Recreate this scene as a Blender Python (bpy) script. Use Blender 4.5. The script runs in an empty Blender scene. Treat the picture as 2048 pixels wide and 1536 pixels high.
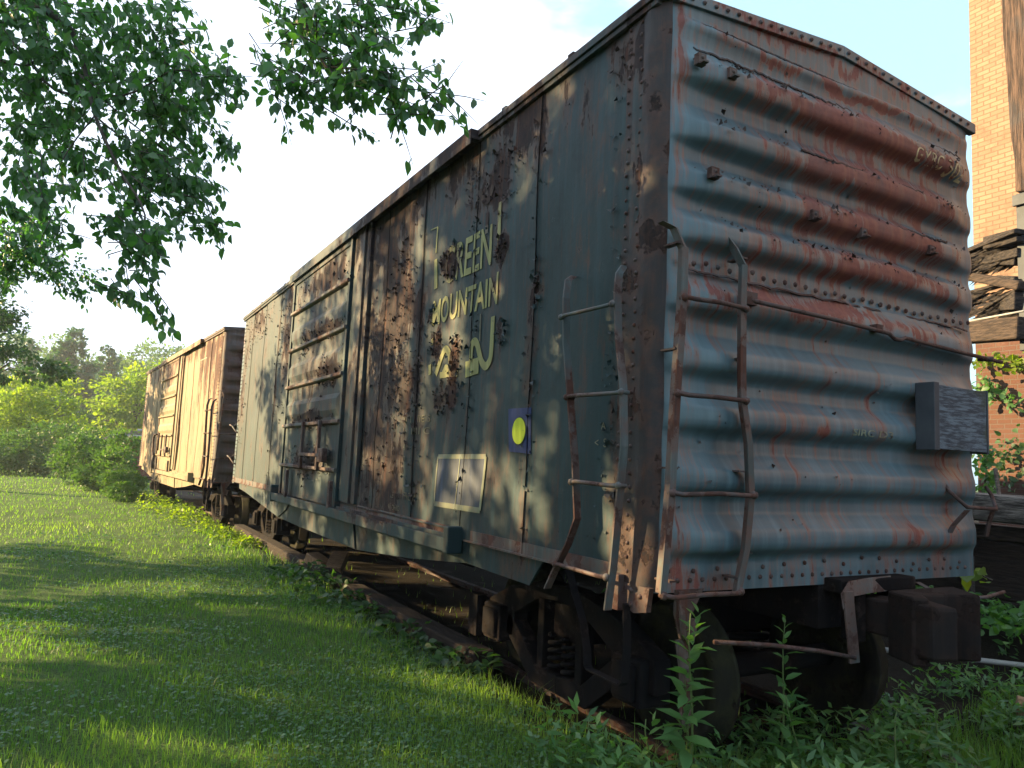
import bpy, math, random
import numpy as np
from math import sin, cos, pi, radians
from mathutils import Vector, Matrix, noise as mnoise
sc = bpy.context.scene
COL = sc.collection
R = np.random.RandomState(7)
random.seed(7)

# ------------------------------------------------------------------ camera
CAM = np.array([-2.50869, -2.98718, 1.58779])
EUL = (1.67593, -0.04583, -0.51565)
FPX = 1501.8
cam = bpy.data.cameras.new('camera'); cam_o = bpy.data.objects.new('camera', cam); COL.objects.link(cam_o)
cam.sensor_width = 36.0; cam.lens = FPX / 2048 * 36.0
cam.clip_start = 0.05; cam.clip_end = 2000
cam_o.location = CAM; cam_o.rotation_euler = EUL
sc.camera = cam_o
sc.view_settings.view_transform = 'Standard'; sc.view_settings.look = 'None'
sc.view_settings.exposure = 2.05; sc.view_settings.gamma = 1.0
sc.cycles.max_bounces = 6; sc.cycles.diffuse_bounces = 3; sc.cycles.transmission_bounces = 4
sc.cycles.transparent_max_bounces = 8; sc.cycles.caustics_reflective = False; sc.cycles.caustics_refractive = False

# ------------------------------------------------------------------ sky and sun
SUN_AZ = Vector((-0.8, 0.6)).normalized(); SUN_EL = radians(17)
SD = Vector((SUN_AZ.x * cos(SUN_EL), SUN_AZ.y * cos(SUN_EL), sin(SUN_EL)))
w = bpy.data.worlds.new('World'); sc.world = w; w.use_nodes = True
nt = w.node_tree; nt.nodes.clear()
def NN(nt, t, **k):
    n = nt.nodes.new(t)
    for a, b in k.items():
        if a.startswith('i_'):
            key = a[2:]; key = int(key) if key.isdigit() else key.replace('_', ' ')
            n.inputs[key].default_value = b
        else: setattr(n, a, b)
    return n
def LK(nt, a, b): nt.links.new(a, b)
sky = NN(nt, 'ShaderNodeTexSky', sky_type='NISHITA', sun_disc=False)
sky.sun_elevation = SUN_EL; sky.sun_rotation = math.atan2(SD.x, SD.y)
sky.air_density = 1.3; sky.dust_density = 3.0; sky.altitude = 100
tc = NN(nt, 'ShaderNodeTexCoord')
mp = NN(nt, 'ShaderNodeMapping'); mp.inputs['Scale'].default_value = (1, 1, 2.2)
LK(nt, tc.outputs['Generated'], mp.inputs['Vector'])
nz = NN(nt, 'ShaderNodeTexNoise', i_Scale=2.3, i_Detail=9.0, i_Roughness=0.55); LK(nt, mp.outputs[0], nz.inputs['Vector'])
# clouds thicker towards the sun side
dp = NN(nt, 'ShaderNodeVectorMath', operation='DOT_PRODUCT'); dp.inputs[1].default_value = (-0.85, 0.5, -0.25)
LK(nt, tc.outputs['Generated'], dp.inputs[0])
ma = NN(nt, 'ShaderNodeMath', operation='MULTIPLY_ADD'); ma.inputs[1].default_value = 0.62; LK(nt, dp.outputs['Value'], ma.inputs[0]); LK(nt, nz.outputs['Fac'], ma.inputs[2])
rp = NN(nt, 'ShaderNodeMapRange', interpolation_type='SMOOTHSTEP'); rp.inputs['From Min'].default_value = 0.20; rp.inputs['From Max'].default_value = 0.31
LK(nt, ma.outputs[0], rp.inputs['Value'])
mx = NN(nt, 'ShaderNodeMix', data_type='RGBA'); LK(nt, rp.outputs[0], mx.inputs['Factor'])
hz = NN(nt, 'ShaderNodeMix', data_type='RGBA'); hz.inputs['Factor'].default_value = 0.55; hz.inputs[7].default_value = (3.4, 5.6, 7.0, 1)
LK(nt, sky.outputs[0], hz.inputs[6]); LK(nt, hz.outputs[2], mx.inputs[6]); mx.inputs[7].default_value = (4.9, 5.6, 6.7, 1)
bg = NN(nt, 'ShaderNodeBackground'); bg.inputs['Strength'].default_value = 0.068
LK(nt, mx.outputs[2], bg.inputs['Color'])
wo = NN(nt, 'ShaderNodeOutputWorld'); LK(nt, bg.outputs[0], wo.inputs['Surface'])
sl = bpy.data.lights.new('sun', 'SUN'); sl.energy = 5.0; sl.angle = radians(0.5); sl.color = (1.0, 0.72, 0.36)
so = bpy.data.objects.new('sun', sl); COL.objects.link(so); so.rotation_euler = (-SD).to_track_quat('-Z', 'Y').to_euler()

# ------------------------------------------------------------------ helpers
def rotm(e):
    return np.array(Matrix.Rotation(0, 3, 'X')) if e is None else np.array(cam_o.rotation_euler.to_matrix())
RC = rotm(1)
def bp(u, v, depth):          # a point of the place at the given distance in front of the viewer
    return CAM + RC @ (np.array([(u - 1024) / FPX, -(v - 768) / FPX, -1.0]) * depth)

def tag(o, label=None, cat=None, group=None, kind=None):
    if label: o['label'] = label
    if cat: o['category'] = cat
    if group: o['group'] = group
    if kind: o['kind'] = kind
    return o
def empty(name, loc, rz=0, **k):
    o = bpy.data.objects.new(name, None); COL.objects.link(o); o.location = loc; o.rotation_euler = (0, 0, rz)
    o.empty_display_size = 0.1
    return tag(o, **k)

class MB:
    def __init__(s, off=(0, 0, 0)): s.v = []; s.f = []; s.sm = []; s.off = Vector(off)
    def add(s, vs, fs, smooth=False):
        n = len(s.v); s.v.extend(tuple(Vector(p) - s.off) for p in vs)
        s.f.extend(tuple(i + n for i in f) for f in fs); s.sm.extend([smooth] * len(fs))
    def box(s, x0, x1, y0, y1, z0, z1, M=None):
        vs = [(x, y, z) for z in (z0, z1) for y in (y0, y1) for x in (x0, x1)]
        if M is not None: vs = [M @ Vector(p) for p in vs]
        s.add(vs, [(0, 2, 3, 1), (4, 5, 7, 6), (0, 1, 5, 4), (2, 6, 7, 3), (0, 4, 6, 2), (1, 3, 7, 5)])
    def bar(s, a, b, wd, th, up=(0, 0, 1)):      # rectangular bar from a to b
        a = Vector(a); b = Vector(b); d = (b - a).normalized(); u = Vector(up)
        if abs(d.dot(u)) > 0.98: u = Vector((0, 1, 0))
        sd = d.cross(u).normalized(); u = sd.cross(d).normalized()
        vs = [p + sd * i * wd / 2 + u * j * th / 2 for p in (a, b) for i, j in ((-1, -1), (1, -1), (1, 1), (-1, 1))]
        s.add(vs, [(3, 2, 1, 0), (4, 5, 6, 7), (0, 1, 5, 4), (1, 2, 6, 5), (2, 3, 7, 6), (3, 0, 4, 7)])
    def tube(s, pts, r, n=8, cap=True):
        pts = [Vector(p) for p in pts]; rs = r if hasattr(r, '__len__') else [r] * len(pts)
        rings = []; up = None
        for i, p in enumerate(pts):
            d = (pts[min(i + 1, len(pts) - 1)] - pts[max(i - 1, 0)]).normalized()
            if up is None:
                up = Vector((0, 0, 1)) if abs(d.z) < 0.9 else Vector((1, 0, 0))
            a = d.cross(up).normalized(); b = a.cross(d).normalized(); up = b
            rings.append([p + (a * cos(2 * pi * k / n) + b * sin(2 * pi * k / n)) * rs[i] for k in range(n)])
        vs = [q for rg in rings for q in rg]; fs = []
        for i in range(len(rings) - 1):
            for k in range(n):
                fs.append((i * n + k, i * n + (k + 1) % n, (i + 1) * n + (k + 1) % n, (i + 1) * n + k))
        if cap: fs.append(tuple(range(n - 1, -1, -1))); fs.append(tuple((len(rings) - 1) * n + k for k in range(n)))
        s.add(vs, fs, True)
    def strip(s, pts, wv, tv):        # flat strap of width vector wv and thickness vector tv following pts
        wv = Vector(wv) / 2; tv = Vector(tv) / 2; vs = []
        for p in pts:
            p = Vector(p); vs += [p - wv - tv, p + wv - tv, p + wv + tv, p - wv + tv]
        fs = [(3, 2, 1, 0), tuple(4 * (len(pts) - 1) + k for k in range(4))]
        for i in range(len(pts) - 1):
            for k in range(4): fs.append((4 * i + k, 4 * i + (k + 1) % 4, 4 * i + 4 + (k + 1) % 4, 4 * i + 4 + k))
        s.add(vs, fs)
    def prism(s, poly, vec):          # polygon (3d points) extruded by vec
        n = len(poly); v = Vector(vec); p = [Vector(q) for q in poly]
        s.add(p + [q + v for q in p], [tuple(range(n - 1, -1, -1)), tuple(range(n, 2 * n))] + [(i, (i + 1) % n, n + (i + 1) % n, n + i) for i in range(n)])
    def lathe(s, c, axis, prof, n=32):
        c = Vector(c); ax = Vector(axis).normalized(); u = ax.orthogonal().normalized(); w_ = ax.cross(u); vs = []; fs = []
        for (r, h) in prof:
            for k in range(n): vs.append(c + ax * h + (u * cos(2 * pi * k / n) + w_ * sin(2 * pi * k / n)) * r)
        for i in range(len(prof) - 1):
            for k in range(n): fs.append((i * n + k, i * n + (k + 1) % n, (i + 1) * n + (k + 1) % n, (i + 1) * n + k))
        s.add(vs, fs, True)
    def rivet(s, p, nrm, r=0.012):
        p = Vector(p); nn = Vector(nrm).normalized(); u = nn.orthogonal().normalized(); w_ = nn.cross(u); vs = []; 
        for rr, h in ((r, 0.0), (r * .75, r * .55)):
            for k in range(6): vs.append(p + nn * h + (u * cos(k * pi / 3) + w_ * sin(k * pi / 3)) * rr)
        vs.append(p + nn * r * .8)
        s.add(vs, [(k, (k + 1) % 6, 6 + (k + 1) % 6, 6 + k) for k in range(6)] + [(6 + k, 6 + (k + 1) % 6, 12) for k in range(6)], True)
    def build(s, name, mat, parent=None, bevel=0):
        me = bpy.data.meshes.new(name); me.from_pydata(s.v, [], s.f)
        me.polygons.foreach_set('use_smooth', s.sm); me.update()
        if mat: me.materials.append(mat)
        o = bpy.data.objects.new(name, me); COL.objects.link(o)
        if parent: o.parent = parent
        if bevel:
            b = o.modifiers.new('bevel', 'BEVEL'); b.width = bevel; b.segments = 2; b.limit_method = 'ANGLE'
        return o

def npmesh(name, V, F, mat, parent=None, rnd=None, smooth=False):
    V = np.asarray(V, dtype=np.float32); F = np.asarray(F, dtype=np.int32)
    me = bpy.data.meshes.new(name); k = F.shape[1]
    me.vertices.add(len(V)); me.vertices.foreach_set('co', V.ravel())
    me.loops.add(F.size); me.loops.foreach_set('vertex_index', F.ravel())
    me.polygons.add(len(F)); me.polygons.foreach_set('loop_start', np.arange(0, F.size, k, dtype=np.int32))
    me.polygons.foreach_set('loop_total', np.full(len(F), k, dtype=np.int32))
    if smooth: me.polygons.foreach_set('use_smooth', np.ones(len(F), dtype=bool))
    me.update(calc_edges=True)
    if rnd is not None:
        a = me.attributes.new('rnd', 'FLOAT', 'POINT'); a.data.foreach_set('value', np.asarray(rnd, dtype=np.float32))
    if mat: me.materials.append(mat)
    o = bpy.data.objects.new(name, me); COL.objects.link(o)
    if parent: o.parent = parent
    return o

def textmesh(txt, conv, h0, h1, v0, v1, bold=0.0):
    """mesh data of a text fitted to a box, conv maps (u,v,d) to a place"""
    cu = bpy.data.curves.new('t', 'FONT'); cu.body = txt; cu.size = 1; cu.resolution_u = 3; cu.offset = bold
    ob = bpy.data.objects.new('t', cu); COL.objects.link(ob)
    dg = bpy.context.evaluated_depsgraph_get(); me = bpy.data.meshes.new_from_object(ob.evaluated_get(dg))
    bpy.data.objects.remove(ob); bpy.data.curves.remove(cu)
    co = np.array([tuple(v.co) for v in me.vertices])
    mn = co.min(0); mxx = co.max(0)
    fs = [tuple(p.vertices) for p in me.polygons]; bpy.data.meshes.remove(me)
    U = h0 + (co[:, 0] - mn[0]) / (mxx[0] - mn[0]) * (h1 - h0); W_ = v0 + (co[:, 1] - mn[1]) / (mxx[1] - mn[1]) * (v1 - v0)
    return [conv(a, b) for a, b in zip(U, W_)], fs

# ------------------------------------------------------------------ materials
def newmat(name):
    m = bpy.data.materials.new(name); m.use_nodes = True; nt = m.node_tree; nt.nodes.clear()
    out = NN(nt, 'ShaderNodeOutputMaterial'); p = NN(nt, 'ShaderNodeBsdfPrincipled'); LK(nt, p.outputs[0], out.inputs['Surface'])
    return m, nt, p, out
def mathn(nt, op, a, b=None, c=None, clamp=False):
    n = NN(nt, 'ShaderNodeMath', operation=op, use_clamp=clamp)
    for i, x in enumerate((a, b, c)):
        if x is None: continue
        if isinstance(x, (int, float)): n.inputs[i].default_value = x
        else: LK(nt, x, n.inputs[i])
    return n.outputs[0]
def mixc(nt, f, a, b, bt='MIX'):
    n = NN(nt, 'ShaderNodeMix', data_type='RGBA', blend_type=bt)
    for key, x in (('Factor', f), (6, a), (7, b)):
        if isinstance(x, (int, float)): n.inputs[key].default_value = x
        elif isinstance(x, tuple): n.inputs[key].default_value = x + (1,) if len(x) == 3 else x
        else: LK(nt, x, n.inputs[key])
    return n.outputs[2]
def sstep(nt, x, a, b):
    n = NN(nt, 'ShaderNodeMapRange', interpolation_type='SMOOTHSTEP'); n.inputs['From Min'].default_value = a; n.inputs['From Max'].default_value = b
    LK(nt, x, n.inputs['Value']); return n.outputs[0]
def noisen(nt, vec, scale, detail=6, rough=0.6, sc3=None, dist=0.0):
    if sc3 or True:
        m = NN(nt, 'ShaderNodeMapping'); m.inputs['Scale'].default_value = sc3 or (1, 1, 1); LK(nt, vec, m.inputs['Vector']); vec = m.outputs[0]
    n = NN(nt, 'ShaderNodeTexNoise'); n.inputs['Scale'].default_value = scale; n.inputs['Detail'].default_value = detail
    n.inputs['Roughness'].default_value = rough; n.inputs['Distortion'].default_value = dist; LK(nt, vec, n.inputs['Vector'])
    return n.outputs['Fac']
def bump(nt, p, h, strength=0.3, dist=0.01):
    b = NN(nt, 'ShaderNodeBump'); b.inputs['Strength'].default_value = strength; b.inputs['Distance'].default_value = dist
    LK(nt, h, b.inputs['Height']); LK(nt, b.outputs[0], p.inputs['Normal'])

def weathered(name, base, base2, rdark, rlight, blobs=(), thr=0.66, streak=0.5, pflake=(0.045, 0.028, 0.026), edge=0.03, rough=0.62, nsc=1.7, metal=0.0, bs=0.5, speck=0.5, dirt=0.4, flat=None, vst=(1, 1, 1), brk=0.0, pale=1.5, spec=0.4):
    """old paint with rust bleeding through: blobs = (x,y,z,rx,ry,rz,amount) in the car's own metres"""
    m, nt, p, out = newmat(name)
    tc = NN(nt, 'ShaderNodeTexCoord'); V = tc.outputs['Object']
    if flat:
        fm = NN(nt, 'ShaderNodeVectorMath', operation='MULTIPLY'); fm.inputs[1].default_value = flat; LK(nt, V, fm.inputs[0]); V = fm.outputs[0]
    n1 = noisen(nt, V, nsc, 10, 0.68, vst); n2 = noisen(nt, V, 1.0, 6, 0.65, (14, 14, 0.7)); n3 = noisen(nt, V, 22, 5, 0.7)
    n4 = noisen(nt, V, 0.7, 3, 0.5); n5 = noisen(nt, V, 5.0, 6, 0.72, (4.5, 4.5, .45))
    f = n1
    # warp for ragged edges
    wn = NN(nt, 'ShaderNodeTexNoise'); wn.inputs['Scale'].default_value = 4.0; wn.inputs['Detail'].default_value = 5; LK(nt, V, wn.inputs['Vector'])
    wv = NN(nt, 'ShaderNodeVectorMath', operation='MULTIPLY_ADD'); wv.inputs[1].default_value = (.35, .35, .35); LK(nt, wn.outputs['Color'], wv.inputs[0]); LK(nt, V, wv.inputs[2])
    wv2 = NN(nt, 'ShaderNodeVectorMath', operation='SUBTRACT'); wv2.inputs[1].default_value = (.175, .175, .175); LK(nt, wv.outputs[0], wv2.inputs[0])
    acc = None
    for (bx, by, bz, rx, ry, rz, am) in blobs:
        s_ = NN(nt, 'ShaderNodeVectorMath', operation='MULTIPLY_ADD')
        iv = [0 if r_ == 0 else 1 / r_ for r_ in (rx, ry, rz)]
        s_.inputs[1].default_value = iv; s_.inputs[2].default_value = (-bx * iv[0], -by * iv[1], -bz * iv[2]); LK(nt, wv2.outputs[0], s_.inputs[0])
        l = NN(nt, 'ShaderNodeVectorMath', operation='LENGTH'); LK(nt, s_.outputs[0], l.inputs[0])
        q = mathn(nt, 'MULTIPLY_ADD', l.outputs['Value'], -am, am)
        q = mathn(nt, 'MAXIMUM', q, 0.0) if am > 0 else mathn(nt, 'MINIMUM', q, 0.0)
        acc = q if acc is None else mathn(nt, 'ADD', acc, q)
    if acc is not None:
        acc = mathn(nt, 'MINIMUM', acc, 0.5); f = mathn(nt, 'ADD', f, acc)
    if brk: f = mathn(nt, 'ADD', f, mathn(nt, 'MULTIPLY_ADD', n5, brk, -.5 * brk))
    P = sstep(nt, f, thr, thr + edge)
    halo = sstep(nt, f, thr - 0.14, thr + 0.02)
    c = mixc(nt, sstep(nt, n4, 0.35, 0.65), base, base2)
    c = mixc(nt, sstep(nt, n2, 0.45, 0.75), c, tuple(min(1, x * pale) for x in base))
    st = mathn(nt, 'MULTIPLY', sstep(nt, n5, 0.52, 0.72), streak)
    c = mixc(nt, st, c, rlight)
    c = mixc(nt, mathn(nt, 'MULTIPLY', halo, 0.55), c, rlight)
    n6 = noisen(nt, V, 7, 8, 0.75)
    sp = sstep(nt, mathn(nt, 'ADD', n6, mathn(nt, 'MULTIPLY', halo, 0.05)), 0.68 - 0.045 * speck, 0.695 - .03 * speck)
    rc = mixc(nt, sstep(nt, n3, 0.4, 0.62), rdark, pflake)
    rc = mixc(nt, sstep(nt, n2, 0.5, 0.62), rc, tuple((a + b) / 2 for a, b in zip(rdark, rlight)))
    c = mixc(nt, P, c, rc)
    c = mixc(nt, mathn(nt, 'MULTIPLY', sp, speck), c, pflake)
    c = mixc(nt, mathn(nt, 'MULTIPLY', sstep(nt, noisen(nt, V, 3.2, 6, .7, (1.5, 1.5, .5)), .45, .75), dirt), c, tuple(x * .35 for x in base))
    LK(nt, c, p.inputs['Base Color'])
    rr = mathn(nt, 'MULTIPLY_ADD', P, 0.25, rough); LK(nt, mathn(nt, 'MULTIPLY_ADD', n3, 0.15, rr), p.inputs['Roughness'])
    p.inputs['Specular IOR Level'].default_value = spec
    h = mathn(nt, 'SUBTRACT', mathn(nt, 'MULTIPLY', n3, 0.35), mathn(nt, 'MULTIPLY', P, 1.0)); h = mathn(nt, 'SUBTRACT', h, mathn(nt, 'MULTIPLY', sp, .7))
    bump(nt, p, h, bs, 0.006)
    return m

def simple(name, c1, c2, scale=6, rough=0.8, sc3=None, bs=0.3, bd=0.01, spec=0.3, c3=None):
    m, nt, p, out = newmat(name); tc = NN(nt, 'ShaderNodeTexCoord')
    n = noisen(nt, tc.outputs['Object'], scale, 8, 0.65, sc3)
    c = mixc(nt, sstep(nt, n, 0.38, 0.64), c1, c2)
    if c3: c = mixc(nt, sstep(nt, noisen(nt, tc.outputs['Object'], scale * .37, 5, .6), .52, .68), c, c3)
    LK(nt, c, p.inputs['Base Color']); p.inputs['Roughness'].default_value = rough; p.inputs['Specular IOR Level'].default_value = spec
    bump(nt, p, n, bs, bd); return m

def leafmat(name, c1, c2, trans=0.4, tint=(1.6, 1.9, 0.5), rough=0.5, spec=0.4):
    m, nt, p, out = newmat(name)
    at = NN(nt, 'ShaderNodeAttribute', attribute_name='rnd')
    c = mixc(nt, at.outputs['Fac'], c1, c2); LK(nt, c, p.inputs['Base Color']); p.inputs['Roughness'].default_value = rough
    p.inputs['Specular IOR Level'].default_value = spec
    tr = NN(nt, 'ShaderNodeBsdfTranslucent'); LK(nt, mixc(nt, 1.0, c, tint, 'MULTIPLY'), tr.inputs['Color'])
    ms = NN(nt, 'ShaderNodeMixShader'); ms.inputs[0].default_value = trans
    LK(nt, p.outputs[0], ms.inputs[1]); LK(nt, tr.outputs[0], ms.inputs[2]); LK(nt, ms.outputs[0], out.inputs['Surface'])
    return m

GREENB = (0.075, 0.110, 0.108); GREEN2 = (0.052, 0.080, 0.078)
side_blobs = [  # (x,y,z, rx,ry,rz, amount)
    (0, 4.25, 2.9, 0, 1.15, 2.6, .25), (0, 3.75, 3.1, 0, .45, .6, .28), (0, 3.5, 2.25, 0, .46, .36, .34), (0, 2.62, 3.22, 0, .25, .18, .40),
    (0, 2.86, 2.55, 0, .16, .22, .42), (0, 2.44, 2.40, 0, .15, .22, .42), (0, 2.47, 2.13, 0, .14, .17, .42), (0, 2.72, 2.10, 0, .14, .15, .4),
    (0, 1.73, 3.12, 0, .11, .13, .42), (0, 1.66, 2.52, 0, .09, .10, .4), (0, 2.98, 2.84, 0, .13, .08, .36), (0, 2.6, 4.2, 0, 3.6, .75, .24), (0, 1.95, 3.65, 0, .5, .35, .2),
    (0, 6.5, 3.80, 0, 1.6, .26, .36), (0, 6.1, 3.12, 0, .9, .15, .38), (0, 7.1, 3.08, 0, .25, .2, .3), (0, 5.8, 2.58, 0, .6, .2, .34), (0, 6.6, 2.02, 0, 1.1, .15, .30),
    (0, 6.6, 1.5, 0, 1.2, .25, .28), (0, 8.5, 3.3, 0, .5, 1.3, .26), (0, 6.6, 2.6, 0, 1.5, 1.6, .12), (0, 11.9, 3.0, 0, .6, 1.5, .25), (0, 10.8, 3.9, 0, 1.3, .4, .24),
    (0, .2, 3.4, 0, .22, 1.6, .20), (0, 1.23, 2.75, 0, .05, .12, .4), (0, .2, 1.6, 0, .30, 1.0, .22), (0, 3.9, 1.4, 0, 1.1, .7, .18), (0, 1.24, 2.6, 0, .12, 1.7, .13), (0, 2.17, 2.0, 0, .12, 1.3, .12), (0, 3.2, 2.4, 0, .14, 1.7, .14), (0, 9.1, 2.6, 0, .2, 1.6, .12), (0, 6.6, 1.05, 0, 6, .10, .16)]
SF = (0, 1, 1)
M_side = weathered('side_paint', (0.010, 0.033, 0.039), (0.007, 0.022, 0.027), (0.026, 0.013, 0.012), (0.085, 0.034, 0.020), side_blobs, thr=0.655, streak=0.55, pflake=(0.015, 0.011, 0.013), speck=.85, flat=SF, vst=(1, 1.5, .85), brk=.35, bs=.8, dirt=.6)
end_blobs = [(1.75, 0, c_ - .01, 1.35 - .12 * k_, 0, .14, .34) for k_, c_ in enumerate((3.78, 3.445, 3.153, 2.88))] + [(1.7, 0, 3.4, 1.5, 0, .6, .10), (1.5, 0, 2.57, 1.6, 0, .10, .30), (.9, 0, 3.80, .8, 0, .1, .12),
             (.10, 0, 3.9, .10, 0, .5, .16), (1.6, 0, 4.03, 1.7, 0, .045, .34), (.3, 0, 1.04, .5, 0, .10, .22), (1.25, 0, 4.22, 1.9, 0, .07, .25), (1.2, 0, 1.86, .12, 0, .1, .25), (2.2, 0, 1.2, .25, 0, .08, .2)]
EF = (1, 0, 1)
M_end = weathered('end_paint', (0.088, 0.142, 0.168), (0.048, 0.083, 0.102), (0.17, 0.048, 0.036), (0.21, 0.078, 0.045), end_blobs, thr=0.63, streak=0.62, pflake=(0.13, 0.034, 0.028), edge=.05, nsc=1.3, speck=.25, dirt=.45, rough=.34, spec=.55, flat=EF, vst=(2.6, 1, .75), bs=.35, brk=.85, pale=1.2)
C2_blobs = [(0, 1.0, 3.6, 0, 2.4, 1.0, .25), (0, .6, 2.6, 0, .9, .9, .12), (0, 9, 1.5, 0, 2, 1, .1), (0, 6, 3.95, 0, 8, .3, .16), (0, 12, 2.5, 0, .8, 2, .16), (0, 6.6, 3.6, 0, 1, .3, .2)]
M_c2side = weathered('faded_buff_paint', (0.21, 0.165, 0.085), (0.16, 0.13, 0.075), (0.075, 0.032, 0.025), (0.17, 0.065, 0.03), C2_blobs, thr=0.61, streak=0.8, pflake=(0.04, 0.022, 0.02), speck=.45, vst=(1, 1.6, .6), brk=.6, flat=(0, 1, 1))
M_c2end = weathered('rusted_end_paint', (0.06, 0.05, 0.05), (0.045, 0.035, 0.035), (0.055, 0.025, 0.022), (0.10, 0.045, 0.035), [(1.3, 0, 3.5, 2, 0, 1.2, .25)], thr=0.60, streak=0.6, pflake=(0.06, 0.035, 0.03))
M_iron = weathered('rusted_iron', (0.040, 0.038, 0.040), (0.06, 0.06, 0.065), (0.058, 0.026, 0.020), (0.10, 0.038, 0.026), [], thr=0.5, streak=.4, pflake=(0.05, 0.032, 0.030), nsc=5, dirt=.4)
M_ladder = weathered('ladder_paint', (0.070, 0.090, 0.095), (0.045, 0.055, 0.055), (0.055, 0.025, 0.020), (0.13, 0.048, 0.030), [], thr=0.53, streak=.55, pflake=(0.08, 0.05, 0.045), nsc=2.6, dirt=.3)
M_dark = weathered('greasy_iron', (0.007, 0.0065, 0.0075), (0.005, 0.005, 0.006), (0.010, 0.007, 0.007), (0.013, 0.009, 0.008), [], thr=0.55, streak=.5, pflake=(0.03, 0.022, 0.02), nsc=4, dirt=.3, rough=.85, spec=.12)
M_corner = weathered('black_brown_corner_paint', (0.020, 0.020, 0.023), (0.026, 0.022, 0.022), (0.035, 0.018, 0.014), (0.085, 0.034, 0.020), [], thr=.56, streak=.5, pflake=(0.012, 0.009, 0.010), nsc=3, speck=.8, dirt=.4, bs=1.0)
M_wheel = weathered('mossy_wheel_iron', (0.017, 0.016, 0.012), (0.013, 0.011, 0.010), (0.03, 0.022, 0.014), (0.040, 0.042, 0.018), [], thr=.58, streak=.3, pflake=(0.012, 0.01, 0.01), nsc=4, rough=.85, spec=.15, bs=.9)
M_cast = weathered('cast_coupler_iron', (0.015, 0.012, 0.012), (0.011, 0.009, 0.009), (0.021, 0.013, 0.011), (0.030, 0.017, 0.013), [], thr=0.55, streak=.5, pflake=(0.014, 0.01, 0.01), nsc=5, dirt=.4, rough=.8, spec=.2, bs=.9)
M_roofm = weathered('roof_metal', (0.045, 0.052, 0.058), (0.035, 0.04, 0.045), (0.04, 0.024, 0.022), (0.07, 0.04, 0.03), [], thr=0.5, streak=.2, nsc=3)
M_letter = weathered('cream_lettering', (0.24, 0.25, 0.095), (0.18, 0.19, 0.075), (0.034, 0.020, 0.020), (0.22, 0.15, 0.08), side_blobs, thr=0.655, streak=0.5, pflake=(0.015, 0.011, 0.013), speck=1.0, dirt=.5, vst=(1, 1.5, .85), brk=.35, flat=SF)
M_letter_faint = weathered('faded_lettering', (0.13, 0.13, 0.09), (0.09, 0.10, 0.07), (0.034, 0.020, 0.020), (0.12, 0.08, 0.055), side_blobs, thr=0.60, streak=.5, speck=.6, dirt=.7, flat=SF)
M_letter_end = weathered('worn_end_lettering', (0.55, 0.45, 0.25), (0.42, 0.36, 0.22), (0.24, 0.075, 0.052), (0.35, 0.16, 0.09), [], thr=0.56, streak=.5, speck=.3, nsc=9)
M_blue = weathered('blue_panel_paint', (0.020, 0.034, 0.11), (0.017, 0.030, 0.09), (0.05, 0.04, 0.06), (0.06, 0.06, 0.12), [], thr=0.8, streak=.1, speck=.1, dirt=.15)
M_yellow = weathered('yellow_dot_paint', (0.36, 0.45, 0.02), (0.31, 0.40, 0.018), (0.3, 0.3, 0.05), (0.4, 0.45, 0.05), [], thr=0.85, streak=.1, speck=0, dirt=.05)
M_slate = weathered('slate_panel_paint', (0.032, 0.046, 0.085), (0.045, 0.055, 0.07), (0.05, 0.04, 0.05), (0.10, 0.11, 0.14), [], thr=0.8, streak=.6, speck=.2, dirt=.2)
M_cream_line = weathered('cream_line_paint', (0.17, 0.20, 0.17), (0.19, 0.20, 0.12), (0.07, 0.045, 0.035), (0.22, 0.15, 0.09), [], thr=0.62, streak=.7, speck=.3, nsc=4, dirt=.3)
M_ply = simple('weathered_black_plywood', (0.035, 0.045, 0.06), (0.13, 0.17, 0.21), 8, .7, (1.2, 1, 8), .5, .01, c3=(0.04, 0.05, 0.035))
M_oldwood = simple('grey_weathered_wood', (0.09, 0.08, 0.07), (0.19, 0.17, 0.15), 5, .9, (2, 2, 14), .8, .02)
M_oldwoodx = simple('grey_split_timber', (0.045, 0.04, 0.036), (0.20, 0.18, 0.16), 3.2, .9, (12, 1.2, 12), 1.0, .03)
M_postwood = simple('cracked_brown_wood', (0.035, 0.027, 0.025), (0.13, 0.085, 0.065), 3.0, .9, (10, 10, .8), 1.0, .03, c3=(0.06, 0.06, 0.065))
M_beamwood = simple('rotten_dark_wood', (0.030, 0.024, 0.022), (0.075, 0.055, 0.045), 6, .95, (3, 1, 10), .8, .02)
M_tie = simple('old_tie_wood', (0.018, 0.013, 0.011), (0.036, 0.026, 0.020), 5, .95, (8, 1, 8), .8, .02)
M_block = simple('fresh_split_block_wood', (0.20, 0.12, 0.07), (0.33, 0.21, 0.12), 6, .9, (2, 10, 2), .6, .02)
M_bark = simple('tree_bark', (0.045, 0.036, 0.030), (0.10, 0.085, 0.07), 7, .95, (3, 3, .7), 1.0, .02)
M_panelgrey = simple('dull_sheet_metal', (0.040, 0.048, 0.06), (0.06, 0.07, 0.08), 3, .6)
M_blackboard = simple('charred_shingle', (0.018, 0.017, 0.019), (0.06, 0.05, 0.045), 8, .95, (2, 2, 9), .9, .02)
M_redwall = simple('faded_red_boards', (0.16, 0.045, 0.035), (0.22, 0.10, 0.07), 3, .9, (6, 1, 1))
M_tarp = simple('grey_tarpaulin', (0.15, 0.12, 0.10), (0.22, 0.19, 0.16), 2, .8)
M_pipe = simple('pale_pipe_metal', (0.25, 0.25, 0.25), (0.35, 0.35, 0.34), 3, .5)

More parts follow.
